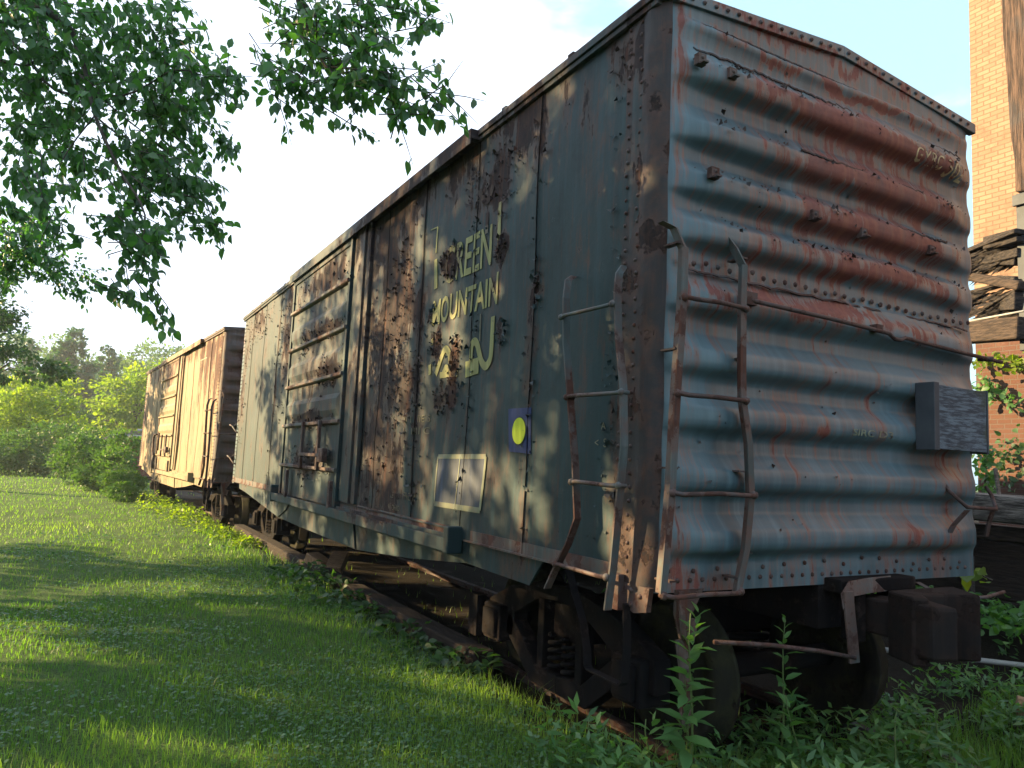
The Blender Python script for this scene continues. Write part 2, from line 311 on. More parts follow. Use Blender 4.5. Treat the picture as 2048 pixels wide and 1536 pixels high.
def brickmat(name, c1, c2, mortar, bw, bh):
    m, nt, p, out = newmat(name); tc = NN(nt, 'ShaderNodeTexCoord')
    sp = NN(nt, 'ShaderNodeSeparateXYZ'); LK(nt, tc.outputs['Object'], sp.inputs[0])
    cb = NN(nt, 'ShaderNodeCombineXYZ'); LK(nt, mathn(nt, 'ADD', sp.outputs[1], sp.outputs[0]), cb.inputs[0]); LK(nt, sp.outputs[2], cb.inputs[1])
    b = NN(nt, 'ShaderNodeTexBrick'); LK(nt, cb.outputs[0], b.inputs['Vector']); b.inputs['Scale'].default_value = 1
    b.inputs['Brick Width'].default_value = bw; b.inputs['Row Height'].default_value = bh; b.inputs['Mortar Size'].default_value = .008
    b.inputs['Color1'].default_value = c1 + (1,); b.inputs['Color2'].default_value = c2 + (1,); b.inputs['Mortar'].default_value = mortar + (1,); b.inputs['Bias'].default_value = 0
    n = noisen(nt, tc.outputs['Object'], 2.2, 7, .7); n2 = noisen(nt, tc.outputs['Object'], 30, 4, .7)
    c = mixc(nt, sstep(nt, n, .5, .72), b.outputs['Color'], tuple(x * .6 for x in c1)); c = mixc(nt, mathn(nt, 'MULTIPLY', n2, .35), c, (.35, .25, .18))
    lowshade = sstep(nt, mathn(nt, 'MULTIPLY_ADD', n, -2.2, sp.outputs[2]), 3.7, 2.7); c = mixc(nt, mathn(nt, 'MULTIPLY', lowshade, .85), c, mixc(nt, b.outputs['Fac'], (.075, .032, .026), (.10, .075, .065)))  # shade over the lower wall put into the colour as darker, redder brick
    LK(nt, c, p.inputs['Base Color']); p.inputs['Roughness'].default_value = .92; p.inputs['Specular IOR Level'].default_value = .2
    h = mathn(nt, 'SUBTRACT', mathn(nt, 'MULTIPLY', n2, .4), b.outputs['Fac']); bump(nt, p, h, .7, .012); return m
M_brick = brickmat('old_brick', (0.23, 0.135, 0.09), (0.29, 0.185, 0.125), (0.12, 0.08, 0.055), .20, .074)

# ------------------------------------------------------------------ terrain
def fbm(x, y, s=1.0, o=3, seed=0.0):
    return np.array([mnoise.fractal(Vector((a * s + seed, b * s - seed, seed)), 1.0, 2.0, o) for a, b in zip(np.ravel(x), np.ravel(y))]).reshape(np.shape(x))
def ss(x, a, b):
    t = np.clip((x - a) / (b - a), 0, 1); return t * t * (3 - 2 * t)
def ground_h(x, y):
    x = np.asarray(x, float); y = np.asarray(y, float)
    h = -0.13 * (ss(x, 0.1, .5) - ss(x, 2.6, 3.2)) * ss(y, -2.5, .1)
    h = h + 0.45 * ss(x, 3.6, 5.0) * ss(y, -.8, 1.2) + 0.02 * np.sin(x * 1.3) * np.cos(y * .7)
    return h
xs = np.concatenate([-np.geomspace(300, 12, 22), np.linspace(-11, -5, 13), np.linspace(-4.8, 6, 91), np.geomspace(6.5, 300, 24)])
ys = np.concatenate([-np.geomspace(120, 5, 12), np.linspace(-4.5, 16, 138), np.geomspace(16.6, 500, 50)])
GX, GY = np.meshgrid(xs, ys, indexing='ij')
GZ = ground_h(GX, GY) - .012 + 0.012 * np.sin(GX * 7.1 + GY * 3.3) * np.cos(GY * 5.7)
nx, ny = GX.shape
V = np.stack([GX, GY, GZ], -1).reshape(-1, 3); idx = np.arange(nx * ny).reshape(nx, ny)
F = np.stack([idx[:-1, :-1], idx[1:, :-1], idx[1:, 1:], idx[:-1, 1:]], -1).reshape(-1, 4)
m, nt_, p, out = newmat('lawn_soil'); tc_ = NN(nt_, 'ShaderNodeTexCoord')
n = noisen(nt_, tc_.outputs['Object'], 1.1, 8, .7); nf = noisen(nt_, tc_.outputs['Object'], 60, 5, .7)
c = mixc(nt_, sstep(nt_, n, .4, .65), (0.052, 0.105, 0.022), (0.085, 0.14, 0.034)); c = mixc(nt_, sstep(nt_, nf, .45, .6), c, (0.030, 0.045, 0.015))
sx = NN(nt_, 'ShaderNodeSeparateXYZ'); LK(nt_, tc_.outputs['Object'], sx.inputs[0])
soil = mathn(nt_, 'MULTIPLY', sstep(nt_, mathn(nt_, 'MULTIPLY_ADD', n, .8, sx.outputs[0]), .3, .75), mathn(nt_, 'SUBTRACT', 1.0, sstep(nt_, sx.outputs[0], 40, 60)))
c = mixc(nt_, soil, c, mixc(nt_, sstep(nt_, nf, .4, .6), (0.010, 0.008, 0.006), (0.022, 0.017, 0.012)))
LK(nt_, c, p.inputs['Base Color']); p.inputs['Roughness'].default_value = .95; p.inputs['Specular IOR Level'].default_value = .15; bump(nt_, p, nf, .8, .02)
lawn = npmesh('lawn', V, F, m, smooth=True); tag(lawn, 'mown grass path sloping gently beside the boxcars', None, None, 'structure')

# ------------------------------------------------------------------ leaves and plants
def unit(v): return v / (np.linalg.norm(v, axis=-1, keepdims=True) + 1e-9)
def leaf_cards(P, D, Nn, L, Wd, fold=0.25, rich=False, rnd=None):
    """P points, D leaf direction, Nn approx normal, L length, Wd width (arrays)"""
    n = len(P); D = unit(D); S = unit(np.cross(D, Nn)); Nn = np.cross(S, D)
    L = np.broadcast_to(L, (n,))[:, None]; Wd = np.broadcast_to(Wd, (n,))[:, None]
    if rnd is None: rnd = R.rand(n)
    if not rich:
        V = np.stack([P, P + D * L * .45 + S * Wd * .5 + Nn * Wd * fold, P + D * L, P + D * L * .45 - S * Wd * .5 + Nn * Wd * fold], 1).reshape(-1, 3)
        b = np.arange(n)[:, None] * 4; F = np.concatenate([b + np.array([[0, 1, 2]]), b + np.array([[0, 2, 3]])], 0)
        return V, F, np.repeat(rnd, 4)
    up = Nn * Wd * fold
    V = np.stack([P, P + D * L * .25 + S * Wd * .42 + up, P + D * L * .58 + S * Wd * .44 + up, P + D * L - Nn * L * .10,
                  P + D * L * .58 - S * Wd * .44 + up, P + D * L * .25 - S * Wd * .42 + up, P + D * L * .45], 1).reshape(-1, 3)
    b = np.arange(n)[:, None] * 7
    F = np.concatenate([b + np.array([q]) for q in ([0, 1, 6], [1, 2, 6], [2, 3, 6], [3, 4, 6], [4, 5, 6], [5, 0, 6])], 0)
    return V, F, np.repeat(rnd, 7)
def sample_ell(c, r, n, shell=0.45):
    d = unit(R.randn(n, 3)); q = (shell + (1 - shell) * R.rand(n)) ** .7
    return np.array(c) + d * np.array(r) * q[:, None], d

class Leafs:
    def __init__(s): s.V = []; s.F = []; s.r = []; s.n = 0
    def add(s, V, F, r): s.V.append(V); s.F.append(F + s.n); s.r.append(r); s.n += len(V)
    def build(s, name, mat, parent, off=(0, 0, 0)):
        return npmesh(name, np.concatenate(s.V) - np.array(off), np.concatenate(s.F), mat, parent, np.concatenate(s.r))

def tree(name, label, loc, clumps, nleaf, L, mat, trunk_r=.15, trunk_top=None, cat='tree', group=None, ragged=.25, droop=.3, limbs=True, partn='crown', per=45):
    """clumps: (dx,dy,z, rx,ry,rz) relative to loc"""
    loc = np.array(loc, float); root = empty(name, loc, label=label, cat=cat, group=group)
    tot = sum(c_[3] * c_[4] + c_[3] * c_[5] for c_ in clumps); lf = Leafs()
    for (dx, dy, z, rx, ry, rz) in clumps:
        k = max(6, int(nleaf * (rx * ry + rx * rz) / tot)); nsub = max(5, int(k / per))
        sc_, sd = sample_ell((dx, dy, z), (rx, ry, rz), nsub, .5)      # twig clusters over the clump
        sr = (rx + ry + rz) / 3 * ragged * (.6 + .9 * R.rand(nsub))
        w_ = R.randint(0, nsub, k); d = unit(R.randn(k, 3)); P = sc_[w_] + d * sr[w_][:, None] * (R.rand(k) ** .6)[:, None] * np.array([1, 1, .6])
        P[:, 2] = np.maximum(P[:, 2], .03)
        D = unit(d * .7 + sd[w_] * .6 + np.array([0, 0, -droop]) + R.randn(k, 3) * .35); Nn = unit(R.randn(k, 3) * .55 + np.array([0, 0, 1]))
        ll = L * (.6 + .8 * R.rand(k)); tone = np.clip(.5 + .35 * np.repeat(R.randn(nsub), 1)[w_] + .15 * R.randn(k), 0, 1)
        lf.add(*leaf_cards(P, D, Nn, ll, ll * .62, rnd=tone))
    lf.build(partn, mat, root)
    if trunk_r:
        mb = MB(); top = trunk_top or max(c_[2] for c_ in clumps)
        mb.tube([(0, 0, -.2), (.03, .02, top * .33), (-.05, .04, top * .66), (0, 0, top)], [trunk_r * 1.25, trunk_r, trunk_r * .7, trunk_r * .25], 9)
        if limbs:
            for (dx, dy, z, rx, ry, rz) in clumps:
                z0 = max(.2, min(z * .55, top * .8)); mb.tube([(0, 0, z0), (dx * .45, dy * .45, (z0 + z) / 2 + .1), (dx, dy, z)], [trunk_r * .5, trunk_r * .3, trunk_r * .1], 6)
                for _ in range(5):
                    e = sample_ell((dx, dy, z), (rx * .8, ry * .8, rz * .8), 1)[0][0]; mb.tube([(dx * .6, dy * .6, (z0 + z) / 2 + .1), tuple((np.array([dx, dy, z]) + e) / 2), tuple(e)], [trunk_r * .22, trunk_r * .14, trunk_r * .05], 5)
        mb.build('trunk' if cat == 'tree' else 'stem', M_bark, root)
    return root

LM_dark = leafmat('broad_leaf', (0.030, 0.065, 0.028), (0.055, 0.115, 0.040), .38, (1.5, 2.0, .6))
LM_over = leafmat('overhanging_leaf', (0.052, 0.112, 0.058), (0.100, 0.205, 0.075), .52, (1.3, 2.0, .5), rough=.38, spec=.6)
LM_shrub = leafmat('shrub_leaf', (0.045, 0.095, 0.035), (0.085, 0.155, 0.045), .4, (1.5, 1.8, .5))
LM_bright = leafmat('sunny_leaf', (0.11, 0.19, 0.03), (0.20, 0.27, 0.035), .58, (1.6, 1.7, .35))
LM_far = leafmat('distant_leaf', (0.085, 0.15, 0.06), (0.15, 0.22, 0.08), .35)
LM_pine = leafmat('pine_needles', (0.035, 0.095, 0.042), (0.06, 0.14, 0.06), .25)
LM_weed = leafmat('weed_leaf', (0.055, 0.135, 0.052), (0.11, 0.22, 0.065), .4, (1.4, 1.8, .5), rough=.45)
LM_grass = leafmat('grass_blade', (0.080, 0.175, 0.040), (0.175, 0.275, 0.062), .5, (1.5, 1.7, .45), rough=.5)
LM_clover = leafmat('clover_leaf', (0.055, 0.115, 0.048), (0.085, 0.165, 0.070), .3, (1.3, 1.8, .6), rough=.5, spec=.35)

# ------------------------------------------------------------------ boxcar
W = 2.92; LEN = 12.36; ZB = 1.0; ZT = 4.195; PK = .127
RIBS = [3.785, 3.445, 3.153, 2.88, 2.515, 2.19, 1.883, 1.56, 1.238]
def rib_profile(z):
    pts = [(4.3, 0.004), (4.075, 0.004), (4.06, .030), (4.035, .034), (3.985, .008), (3.945, .004)]
    for i, c_ in enumerate(RIBS):
        nxt = RIBS[i + 1] if i + 1 < len(RIBS) else None
        pts += [(c_ + .075, .060), (c_ + .052, .084), (c_ + .02, .092), (c_ - .02, .092), (c_ - .052, .080), (c_ - .088, .012), (c_ - .115, 0.0)]
        if i == 3: pts += [(c_ - .16, .004), (2.675, .006), (2.655, .028), (2.635, .030)]
        elif nxt: pts += [((c_ + nxt) / 2 - .02, .006)]
    pts += [(1.07, .006), (.9, .006)]
    pts = sorted(pts); pz = np.array([q[0] for q in pts]); pd = np.array([q[1] for q in pts])
    acc = 0
    for o_, wt in ((-.009, 1), (0, 2), (.009, 1)): acc = acc + wt * np.interp(z + o_, pz, pd)
    return acc / 4
def grid_mesh(name, A, mat, parent, smooth=True):
    a, b = A.shape[:2]; idx = np.arange(a * b).reshape(a, b)
    F = np.stack([idx[:-1, :-1], idx[1:, :-1], idx[1:, 1:], idx[:-1, 1:]], -1).reshape(-1, 4)
    return npmesh(name, A.reshape(-1, 3), F, mat, parent, smooth=smooth)
def roofz(x): return ZT + PK * (1 - abs(x - W / 2) / (W / 2))

SEAMS = [.24, 1.24, 2.17, 3.2, 4.2, 5.1, 8.05, 9.1, 10.2, 11.3, 12.12]
def wallx(y, z):
    o_ = sum((-1) ** k * .005 for k, s in enumerate(SEAMS) if y > s)
    return o_ + mnoise.noise(Vector((y * 1.4, z * 1.1, 3.3))) * .020 + mnoise.noise(Vector((y * 3.9, z * 2.3, 1.3))) * .007
def truck(root, yc, mir=False):
    """one four-wheel truck, a part of the car, with its pieces as sub-parts"""
    xc = W / 2; zc = .36
    mb = MB(); mb.box(xc - .95, xc + .95, yc - .16, yc + .16, zc + .02, zc + .30); mb.box(xc - .3, xc + .3, yc - .25, yc + .25, zc + .3, zc + .42)
    tr = mb.build('truck', M_dark, root, .01)
    for sx in (-1, 1):
        x = xc + sx * .96; a = MB()
        for s in (-1, 1):
            a.prism([(x - .06, yc + s * 1.02, zc - .06), (x - .06, yc + s * 1.02, zc + .14), (x - .06, yc + s * .66, zc + .30), (x - .06, yc + s * .22, zc + .40), (x - .06, yc, zc + .40),
                     (x - .06, yc, zc + .29), (x - .06, yc + s * .26, zc + .27), (x - .06, yc + s * .60, zc + .10), (x - .06, yc + s * .62, zc - .08)][::s * 1], (.12, 0, 0))
            a.prism([(x - .06, yc, zc - .33), (x - .06, yc, zc - .21), (x - .06, yc + s * .28, zc - .20), (x - .06, yc + s * .68, zc + .10), (x - .06, yc + s * .74, zc - .04), (x - .06, yc + s * .34, zc - .33)][::-s], (.12, 0, 0))
            a.box(x - .05, x + .05, yc + s * .24 - .04, yc + s * .24 + .04, zc - .22, zc + .3)
        sf = a.build('side_frame', M_dark, tr, .008)
        for s in (-1, 1):
            j = MB(); yb = yc + s * .84; j.box(x - .13, x + .11, yb - .13, yb + .13, zc - .14, zc + .13); j.box(x - .16 if sx < 0 else x + .10, x - .12 if sx < 0 else x + .15, yb - .10, yb + .10, zc - .11, zc + .10)
            j.build('journal_box', M_dark, tr, .015)
        for s in (-1, 1):
            q = MB(); pts = []
            for i in range(0, 97):
                t = i / 96; an = t * 2 * pi * 4.5; pts.append((x + cos(an) * .055, yc + s * .085 + sin(an) * .055, zc - .19 + t * .24))
            q.tube(pts, .016, 6); q.build('spring', M_dark, tr)
    for s in (-1, 1):
        yw = yc + s * .84; ax = MB(); ax.tube([(xc - 1.0, yw, zc), (xc + 1.0, yw, zc)], .075, 14); ax.build('axle', M_dark, tr)
        for sx in (-1, 1):
            x = xc + sx * .71; q = MB()   # outer face away from the track middle
            prof = [(.0, .055), (.09, .055), (.105, .03), (.22, -.01), (.34, .0), (.355, .055), (.415, .055), (.425, -.055), (.452, -.06), (.452, -.088), (.35, -.088), (.33, -.05), (.2, -.04), (.0, -.04)]
            q.lathe((x, yw, zc), (sx, 0, 0), prof, 44); q.build('wheel', M_wheel, tr)
    b = MB(); b.tube([(xc - .62, yc - .36, zc + .02), (xc, yc - .30, zc + .05), (xc + .62, yc - .36, zc + .02)], .03, 8); b.build('brake_beam', M_dark, tr)
    return tr

def coupler(root, y0, s):
    """knuckle coupler pointing along s"""
    xc = W / 2 + (.2 if s < 0 else 0); z = .80; q = MB()
    q.box(xc - .10, xc + .10, min(y0, y0 + s * .28), max(y0, y0 + s * .28), z - .10, z + .10)
    q.prism([(xc - .14, y0 + s * .26, z - .19), (xc + .20, y0 + s * .26, z - .19), (xc + .30, y0 + s * .44, z - .19), (xc + .26, y0 + s * .42, z - .17), (xc + .16, y0 + s * .61, z - .17), (xc + .10, y0 + s * .45, z - .19), (xc - .06, y0 + s * .42, z - .19), (xc - .18, y0 + s * .53, z - .19), (xc - .24, y0 + s * .47, z - .19)][::int(s)], (0, 0, .36))
    c_ = q.build('coupler', M_cast, root, .03)
    k = MB(); k.prism([(xc - .22, y0 + s * .42, z - .14), (xc - .05, y0 + s * .42, z - .14), (xc - .02, y0 + s * .42, z - .14), (xc - .12, y0 + s * .65, z - .14), (xc - .24, y0 + s * .58, z - .14)][::int(s)], (0, 0, .28))
    k.build('knuckle', M_cast, c_, .03)
    st = MB(); st.box(xc - .35, xc + .35, min(y0 - s * .02, y0 + s * .12), max(y0 - s * .02, y0 + s * .12), z + .13, z + .21); st.box(xc - .2, xc - .13, min(y0, y0 + s * .12), max(y0, y0 + s * .12), z - .15, z + .13); st.box(xc + .13, xc + .2, min(y0, y0 + s * .12), max(y0, y0 + s * .12), z - .15, z + .13)
    st.build('striker', M_dark, root, .01)

def boxcar(root, first):
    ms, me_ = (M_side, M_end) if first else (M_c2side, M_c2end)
    # ---- side walls
    seams = [.24, 1.24, 2.17, 3.2, 4.2, 5.1, 8.05, 9.1, 10.2, 11.3, 12.12]
    for near in (1, 0):
        yy = np.sort(np.concatenate([np.arange(.12, LEN - .1, .07)] + [np.array([s - .003, s + .003]) for s in seams])); zz = np.linspace(ZB, ZT - .03, 60)
        Y, Z = np.meshgrid(yy, zz, indexing='ij'); off = np.zeros_like(Y)
        for k, s in enumerate(seams): off += np.where((Y > s), (-1) ** k * .005, 0)
        wob = np.array([mnoise.noise(Vector((a * 1.4, b * 1.1, 3.3 if near else 9.1))) for a, b in zip(Y.ravel(), Z.ravel())]).reshape(Y.shape)
        wob2 = np.array([mnoise.noise(Vector((a * 3.9, b * 2.3, 1.3))) for a, b in zip(Y.ravel(), Z.ravel())]).reshape(Y.shape)
        X_ = off + wob * .020 + wob2 * .007
        A = np.stack([X_ if near else W - X_, Y, Z], -1)
        if near: A = A[:, ::-1]
        sw = grid_mesh('side_wall', A, ms, root)
        if near:
            rv = MB()
            for s in (.17, .27, LEN - .17, LEN - .27):
                for i in range(44): rv.rivet((-.003 - .004 * (R.rand()), s + R.randn() * .004, ZB + .06 + i * .072), (-1, 0, 0), .012)
            for s in seams[1:-1]:
                pass
            tag(rv.build('rivet_line', M_iron if first else M_c2end, sw), kind='stuff')
            for s in seams[1:-1]:
                sq = MB(); zs = np.linspace(ZB + .01, ZT - .09, 24); sq.strip([(-.004 - .012 * 0 + mnoise.noise(Vector((s * 1.4, z * 1.1, 3.3))) * .020 + mnoise.noise(Vector((s * 3.9, z * 2.3, 1.3))) * .007, s, z) for z in zs], (0, .005, 0), (.005, 0, 0)); sq.build('panel_seam', M_dark, sw)
    # ---- end walls
    for far in (0, 1):
        r = .10; arc = [(r - r * cos(t), r - r * sin(t)) for t in np.linspace(0, pi / 2, 9)]
        path = [(0.002, .25), (0, .16)] + arc; xsn = np.arange(.14, W - .13, .035); path = path + [(x, 0) for x in xsn] + [(W - a, b) for a, b in arc[::-1]] + [(W, .16), (W - .002, .25)]
        path = np.array(path); nrm = np.gradient(path, axis=0); nrm = np.stack([nrm[:, 1], -nrm[:, 0]], -1); nrm /= np.linalg.norm(nrm, axis=1)[:, None]
        zz = np.arange(ZB - .03, ZT - .0, .010); prof = rib_profile(zz)
        xx = path[:, 0]; tap = .22 + .78 * ss(np.minimum(xx, W - xx), .03, .42); tap = tap * ss(.2 - path[:, 1], -.02, .15); tap = np.where(xx < 1.4, tap * ss(xx, .0, .16), tap)
        wv = np.array([[mnoise.noise(Vector((a * .8, b * 1.1, 5.0 + far))) for b in zz] for a in xx]) * .02; wz = np.array([mnoise.noise(Vector((a * 1.3, 2.2, 8.0 + far))) for a in xx]) * .012
        X_ = path[:, 0][:, None] + nrm[:, 0][:, None] * (tap[:, None] * prof[None] + 0 * wv); Y_ = path[:, 1][:, None] + nrm[:, 1][:, None] * (tap[:, None] * prof[None]) + wv * (tap[:, None] > .3)
        for (dx_, dz_, dr_, dd_) in ((2.15, 1.5, .22, .030), (1.2, 1.25, .16, .018), (2.3, 2.95, .15, .025), (.85, 3.3, .14, .018), (1.75, 2.2, .18, .02), (2.0, 1.75, .12, -.015)): Y_ = Y_ + dd_ * np.exp(-((xx[:, None] - dx_) / dr_) ** 2 - ((zz[None] - dz_) / (dr_ * .7)) ** 2)
        top = np.array([roofz(min(max(a, 0), W)) for a in xx]) - .02
        Z_ = np.repeat(zz[None], len(xx), 0) + (wz[:, None] * (zz[None] < 4.0) * (zz[None] > 1.05)); k = (Z_ > 4.09); Z_ = np.where(k, 4.09 + (Z_ - 4.09) / (zz.max() - 4.09) * (top[:, None] - 4.09), Z_)
        if far: Y_ = LEN - Y_
        A = np.stack([X_, Y_, Z_], -1)
        if far: A = A[:, ::-1]
        ew = grid_mesh('end_wall', A, me_, root)
        if not far:
            rv = MB()
            for x in np.arange(.14, W - .1, .088): rv.rivet((x, -.026, 2.70 + .006 * R.randn()), (0, -1, 0), .017)
            for x in np.arange(.10, W - .1, .085): rv.rivet((x, -.004, ZB + .03), (0, -1, 0), .014); 
            for x in np.arange(.12, W - .1, .17): rv.rivet((x, -.004, ZB + .09 + .01 * R.randn()), (0, -1, 0), .014)
            for x in np.arange(.09, W - .05, .088): rv.rivet((x, -.033, roofz(x) - .032), (0, -1, .2), .014)
            tag(rv.build('rivet_row', M_iron, ew), kind='stuff')
            sm_ = MB()     # overlap lip under the middle rivets and the flange below the roof edge
            pts = [(x, -.03 + .004 * R.randn(), 2.655 + .004 * R.randn()) for x in np.arange(.16, W - .12, .05)]; sm_.strip(pts, (0, .006, .012), (0, .012, 0)); sm_.build('lap_seam', M_iron, ew)
            if first:
                for (x, z) in ((.19, 3.80), (.42, 3.79), (1.10, 3.12), (.3, 3.19), (2.25, 3.12), (1.55, 3.10)):
                    bk = MB(); bk.box(x - .028, x + .028, -.105, -.07, z - .03, z + .03); bk.box(x - .018, x + .018, -.135, -.105, z - .03, z - .02); bk.rivet((x, -.105, z + .008), (0, -1, 0), .012)
                    bk.build('bracket', M_ladder if x < .5 and z > 3.5 else M_iron, ew)
        fl = MB(); ye = -.030 if not far else LEN + .030; y1 = .02 if not far else LEN - .02
        for a, b in ((-.02, W / 2), (W / 2, W + .004)):
            fl.prism([(a, ye, roofz(max(a, 0)) - .068), (b, ye, roofz(min(b, W)) - .068), (b, ye, roofz(min(b, W)) + .004), (a, ye, roofz(max(a, 0)) + .004)], (0, y1 - ye, 0))
        fl.build('roof_end_flange', me_ if first else M_c2end, root, .004)
    # ---- near corner post wrapping the edge
    if first:
        r = .10; pth = [(-.002, .30), (-.004, .16)] + [(r - (r + .006) * cos(t), r - (r + .006) * sin(t)) for t in np.linspace(0, pi / 2 * .8, 7)]
        zs = np.linspace(ZB - .02, ZT - .03, 110); A = np.array([[(a - (.012 + .010 * mnoise.noise(Vector((k * .3, z * 5, 2)))) * (k > 1), b_ - .010 * (k > 4) - .045 * (k > 6) * 0, z) for z in zs] for k, (a, b_) in enumerate(pth)])
        grid_mesh('corner_post', A[:, ::-1] if False else A, M_corner, root)
    # ---- roof
    rf = MB(); A = []
    for y in np.arange(-.05, LEN + .06, .5):
        rf  # panels with standing seams
    ypan = np.linspace(-.026, LEN + .026, 15)
    for i in range(14):
        y0, y1 = ypan[i], ypan[i + 1]
        for s in (0, 1):
            xa, xb = (-.035, W / 2) if s == 0 else (W + .008, W / 2)
            rf.add([(xa, y0, ZT + .004), (xb, y0, ZT + PK + .006), (xb, y1, ZT + PK + .006), (xa, y1, ZT + .004), (xa, y0, ZT - .05), (xa, y1, ZT - .05)], [(0, 1, 2, 3) if s else (3, 2, 1, 0), (0, 3, 5, 4) if s else (4, 5, 3, 0)])
            if i: rf.bar((xa * .99, y0, ZT + .012), (xb, y0, ZT + PK + .014), .06, .02)
    roof = rf.build('roof', M_roofm, root)
    ev = MB(); ev.box(-.040, .012, .02, LEN - .02, ZT - .050, ZT - .006); ev.box(-.026, .008, .02, LEN - .02, ZT - .085, ZT - .052); ev.build('eave_rail', M_side if first else M_c2end, root, .004)
    # ---- running skirt under the side, reaching deepest behind the door
    sk = MB(); lo = [(11.55, .90), (10.95, .87), (8.24, .655), (7.0, .64), (4.63, .63), (3.2, .73), (2.07, .84), (1.17, .825)]
    sk.prism([(.012, 11.6, ZB + .012)] + [(.012, y, z) for y, z in lo] + [(.012, 1.0, ZB + .012)], (.014, 0, 0)); s_ = sk.build('side_sill_skirt', ms, root)
    s2 = MB(); s2.box(-.022, .0, .3, 2.08, ZB + .0, ZB + .012); s2.box(-.022, .0, 8.3, LEN - .1, ZB + .0, ZB + .012); s2.box(-.010, -.004, .3, LEN - .3, ZB + .012, ZB + .085); s2.build('sill_lip', M_ladder if first else ms, root)
    pl = MB(); pl.prism([(.004, 4.75, .93), (.004, 4.62, .64), (.004, 5.15, .66), (.004, 5.9, .93)], (-.012, 0, 0)); pl.prism([(.004, 8.22, .97), (.004, 8.22, .66), (.004, 7.75, .8), (.004, 7.55, .93)], (-.012, 0, 0)); pl.build('gusset_plate', ms, s_)
    fr = MB(); fr.box(.06, W - .06, .1, LEN - .1, ZB - .02, ZB + .04); fr.box(W / 2 - .2, W / 2 + .2, -.0, LEN, .72, ZB); 
    for y in np.arange(2.8, LEN - 2.5, 1.1): fr.box(.1, W - .1, y - .05, y + .05, .78, ZB - .02)
    fr.build('underframe', M_dark, root)
    # ---- door
    y0, y1, z0, z1 = 5.22, 7.98, .99, 4.08
    d = MB(); d.box(-.052, -.012, y0, y1, z0 + .03, z1); 
    door = d.build('door', ms, root)
    for z in (3.57, 3.03, 2.50, 1.96, 1.415):
        q = MB(); sag = .012 * R.randn()
        pr = [(-.052, .0), (-.085, .012), (-.10, .022), (-.10, .052), (-.088, .058), (-.052, .052)]
        q.prism([(a, y0 + .02, z - .03 + b) for a, b in pr][::-1], (0, y1 - y0 - .04, 0)); q.build('door_rail', M_ladder if first else ms, door)
    q = MB(); q.box(-.075, -.052, y0, y0 + .07, z0 + .03, z1); q.box(-.075, -.052, y1 - .07, y1, z0 + .03, z1); q.box(-.070, -.052, y0 + .07, y1 - .07, z1 - .08, z1); q.build('door_frame', ms, door, .005)
    # raised panels between the rails give the pressed relief of the door
    q = MB()
    for a, b in ((3.10, 3.50), (2.57, 2.98), (2.03, 2.45)):
        zm = (a + b) / 2; q.prism([(-.053, y0 + .12, a), (-.075, y0 + .2, a + .08), (-.075, y0 + .2, zm), (-.053, y0 + .12, zm + .06)], (0, y1 - y0 - .3, 0))
    q.build('pressed_panel', ms, door)
    q = MB()
    for y in (5.9, 6.68): q.box(-.135, -.10, y - .035, y + .035, 1.40, 1.99)
    q.box(-.15, -.105, 5.6, 6.7, 1.56, 1.60); q.box(-.16, -.10, 5.55, 5.75, 1.50, 1.66); q.build('door_latch', M_iron, door, .006)
    q = MB(); q.box(-.13, -.09, 7.35, 7.43, 1.0, 1.36); q.box(-.12, -.08, 5.30, 5.38, 1.0, 1.3); q.build('door_guide', M_iron, door, .006)
    if not first:
        q = MB(); q.tube([(-.14, 7.55, 2.0), (-.17, 7.75, 2.0), (-.17, 7.95, 1.9), (-.16, 7.95, 1.5), (-.14, 7.8, 1.4)], .028, 8); q.tube([(-.13, 7.2, 2.05), (-.13, 7.2, 1.55)], .025, 8); q.tube([(-.12, 7.9, 1.45), (-.12, 8.1, 1.2), (-.10, 8.1, .92)], .035, 8); q.build('door_handle', M_iron, door)
    q = MB(); q.box(-.040, .0, 4.66, 4.78, z0 + .1, z1 + .05); q.box(-.062, -.0, 4.80, 5.00, z0 + .1, z1 + .06); q.box(-.040, .0, 5.02, 5.20, z0 + .1, z1 + .05); q.build('door_post', ms, root, .006)
    q = MB(); q.box(-.04, .0, 8.0, 8.14, z0 + .1, z1 + .05); q.build('door_post', ms, root, .006)
    q = MB(); q.box(-.105, -.0, 2.15, 8.2, z1 + .03, z1 + .11); q.box(-.11, -.095, 2.15, 8.2, z1 - .02, z1 + .03); q.build('upper_door_track', M_side if first else ms, root, .004)
    q = MB(); q.box(-.105, .0, 2.2, 8.28, .985, 1.0); q.box(-.115, -.10, 2.2, 8.28, .91, 1.012); q.box(-.06, -.052, 2.2, 5.2, 1.002, 1.035); q.box(-.02, 0, 2.2, 5.2, 1.06, 1.075)
    q.build('lower_door_track', ms, root, .003)
    q = MB(); q.box(-.125, -.0, 2.13, 2.22, .90, 1.10); q.build('track_stop', ms, root, .01); q = MB(); q.box(-.125, -.0, 8.24, 8.32, .88, 1.12); q.build('track_stop', ms, root, .01)
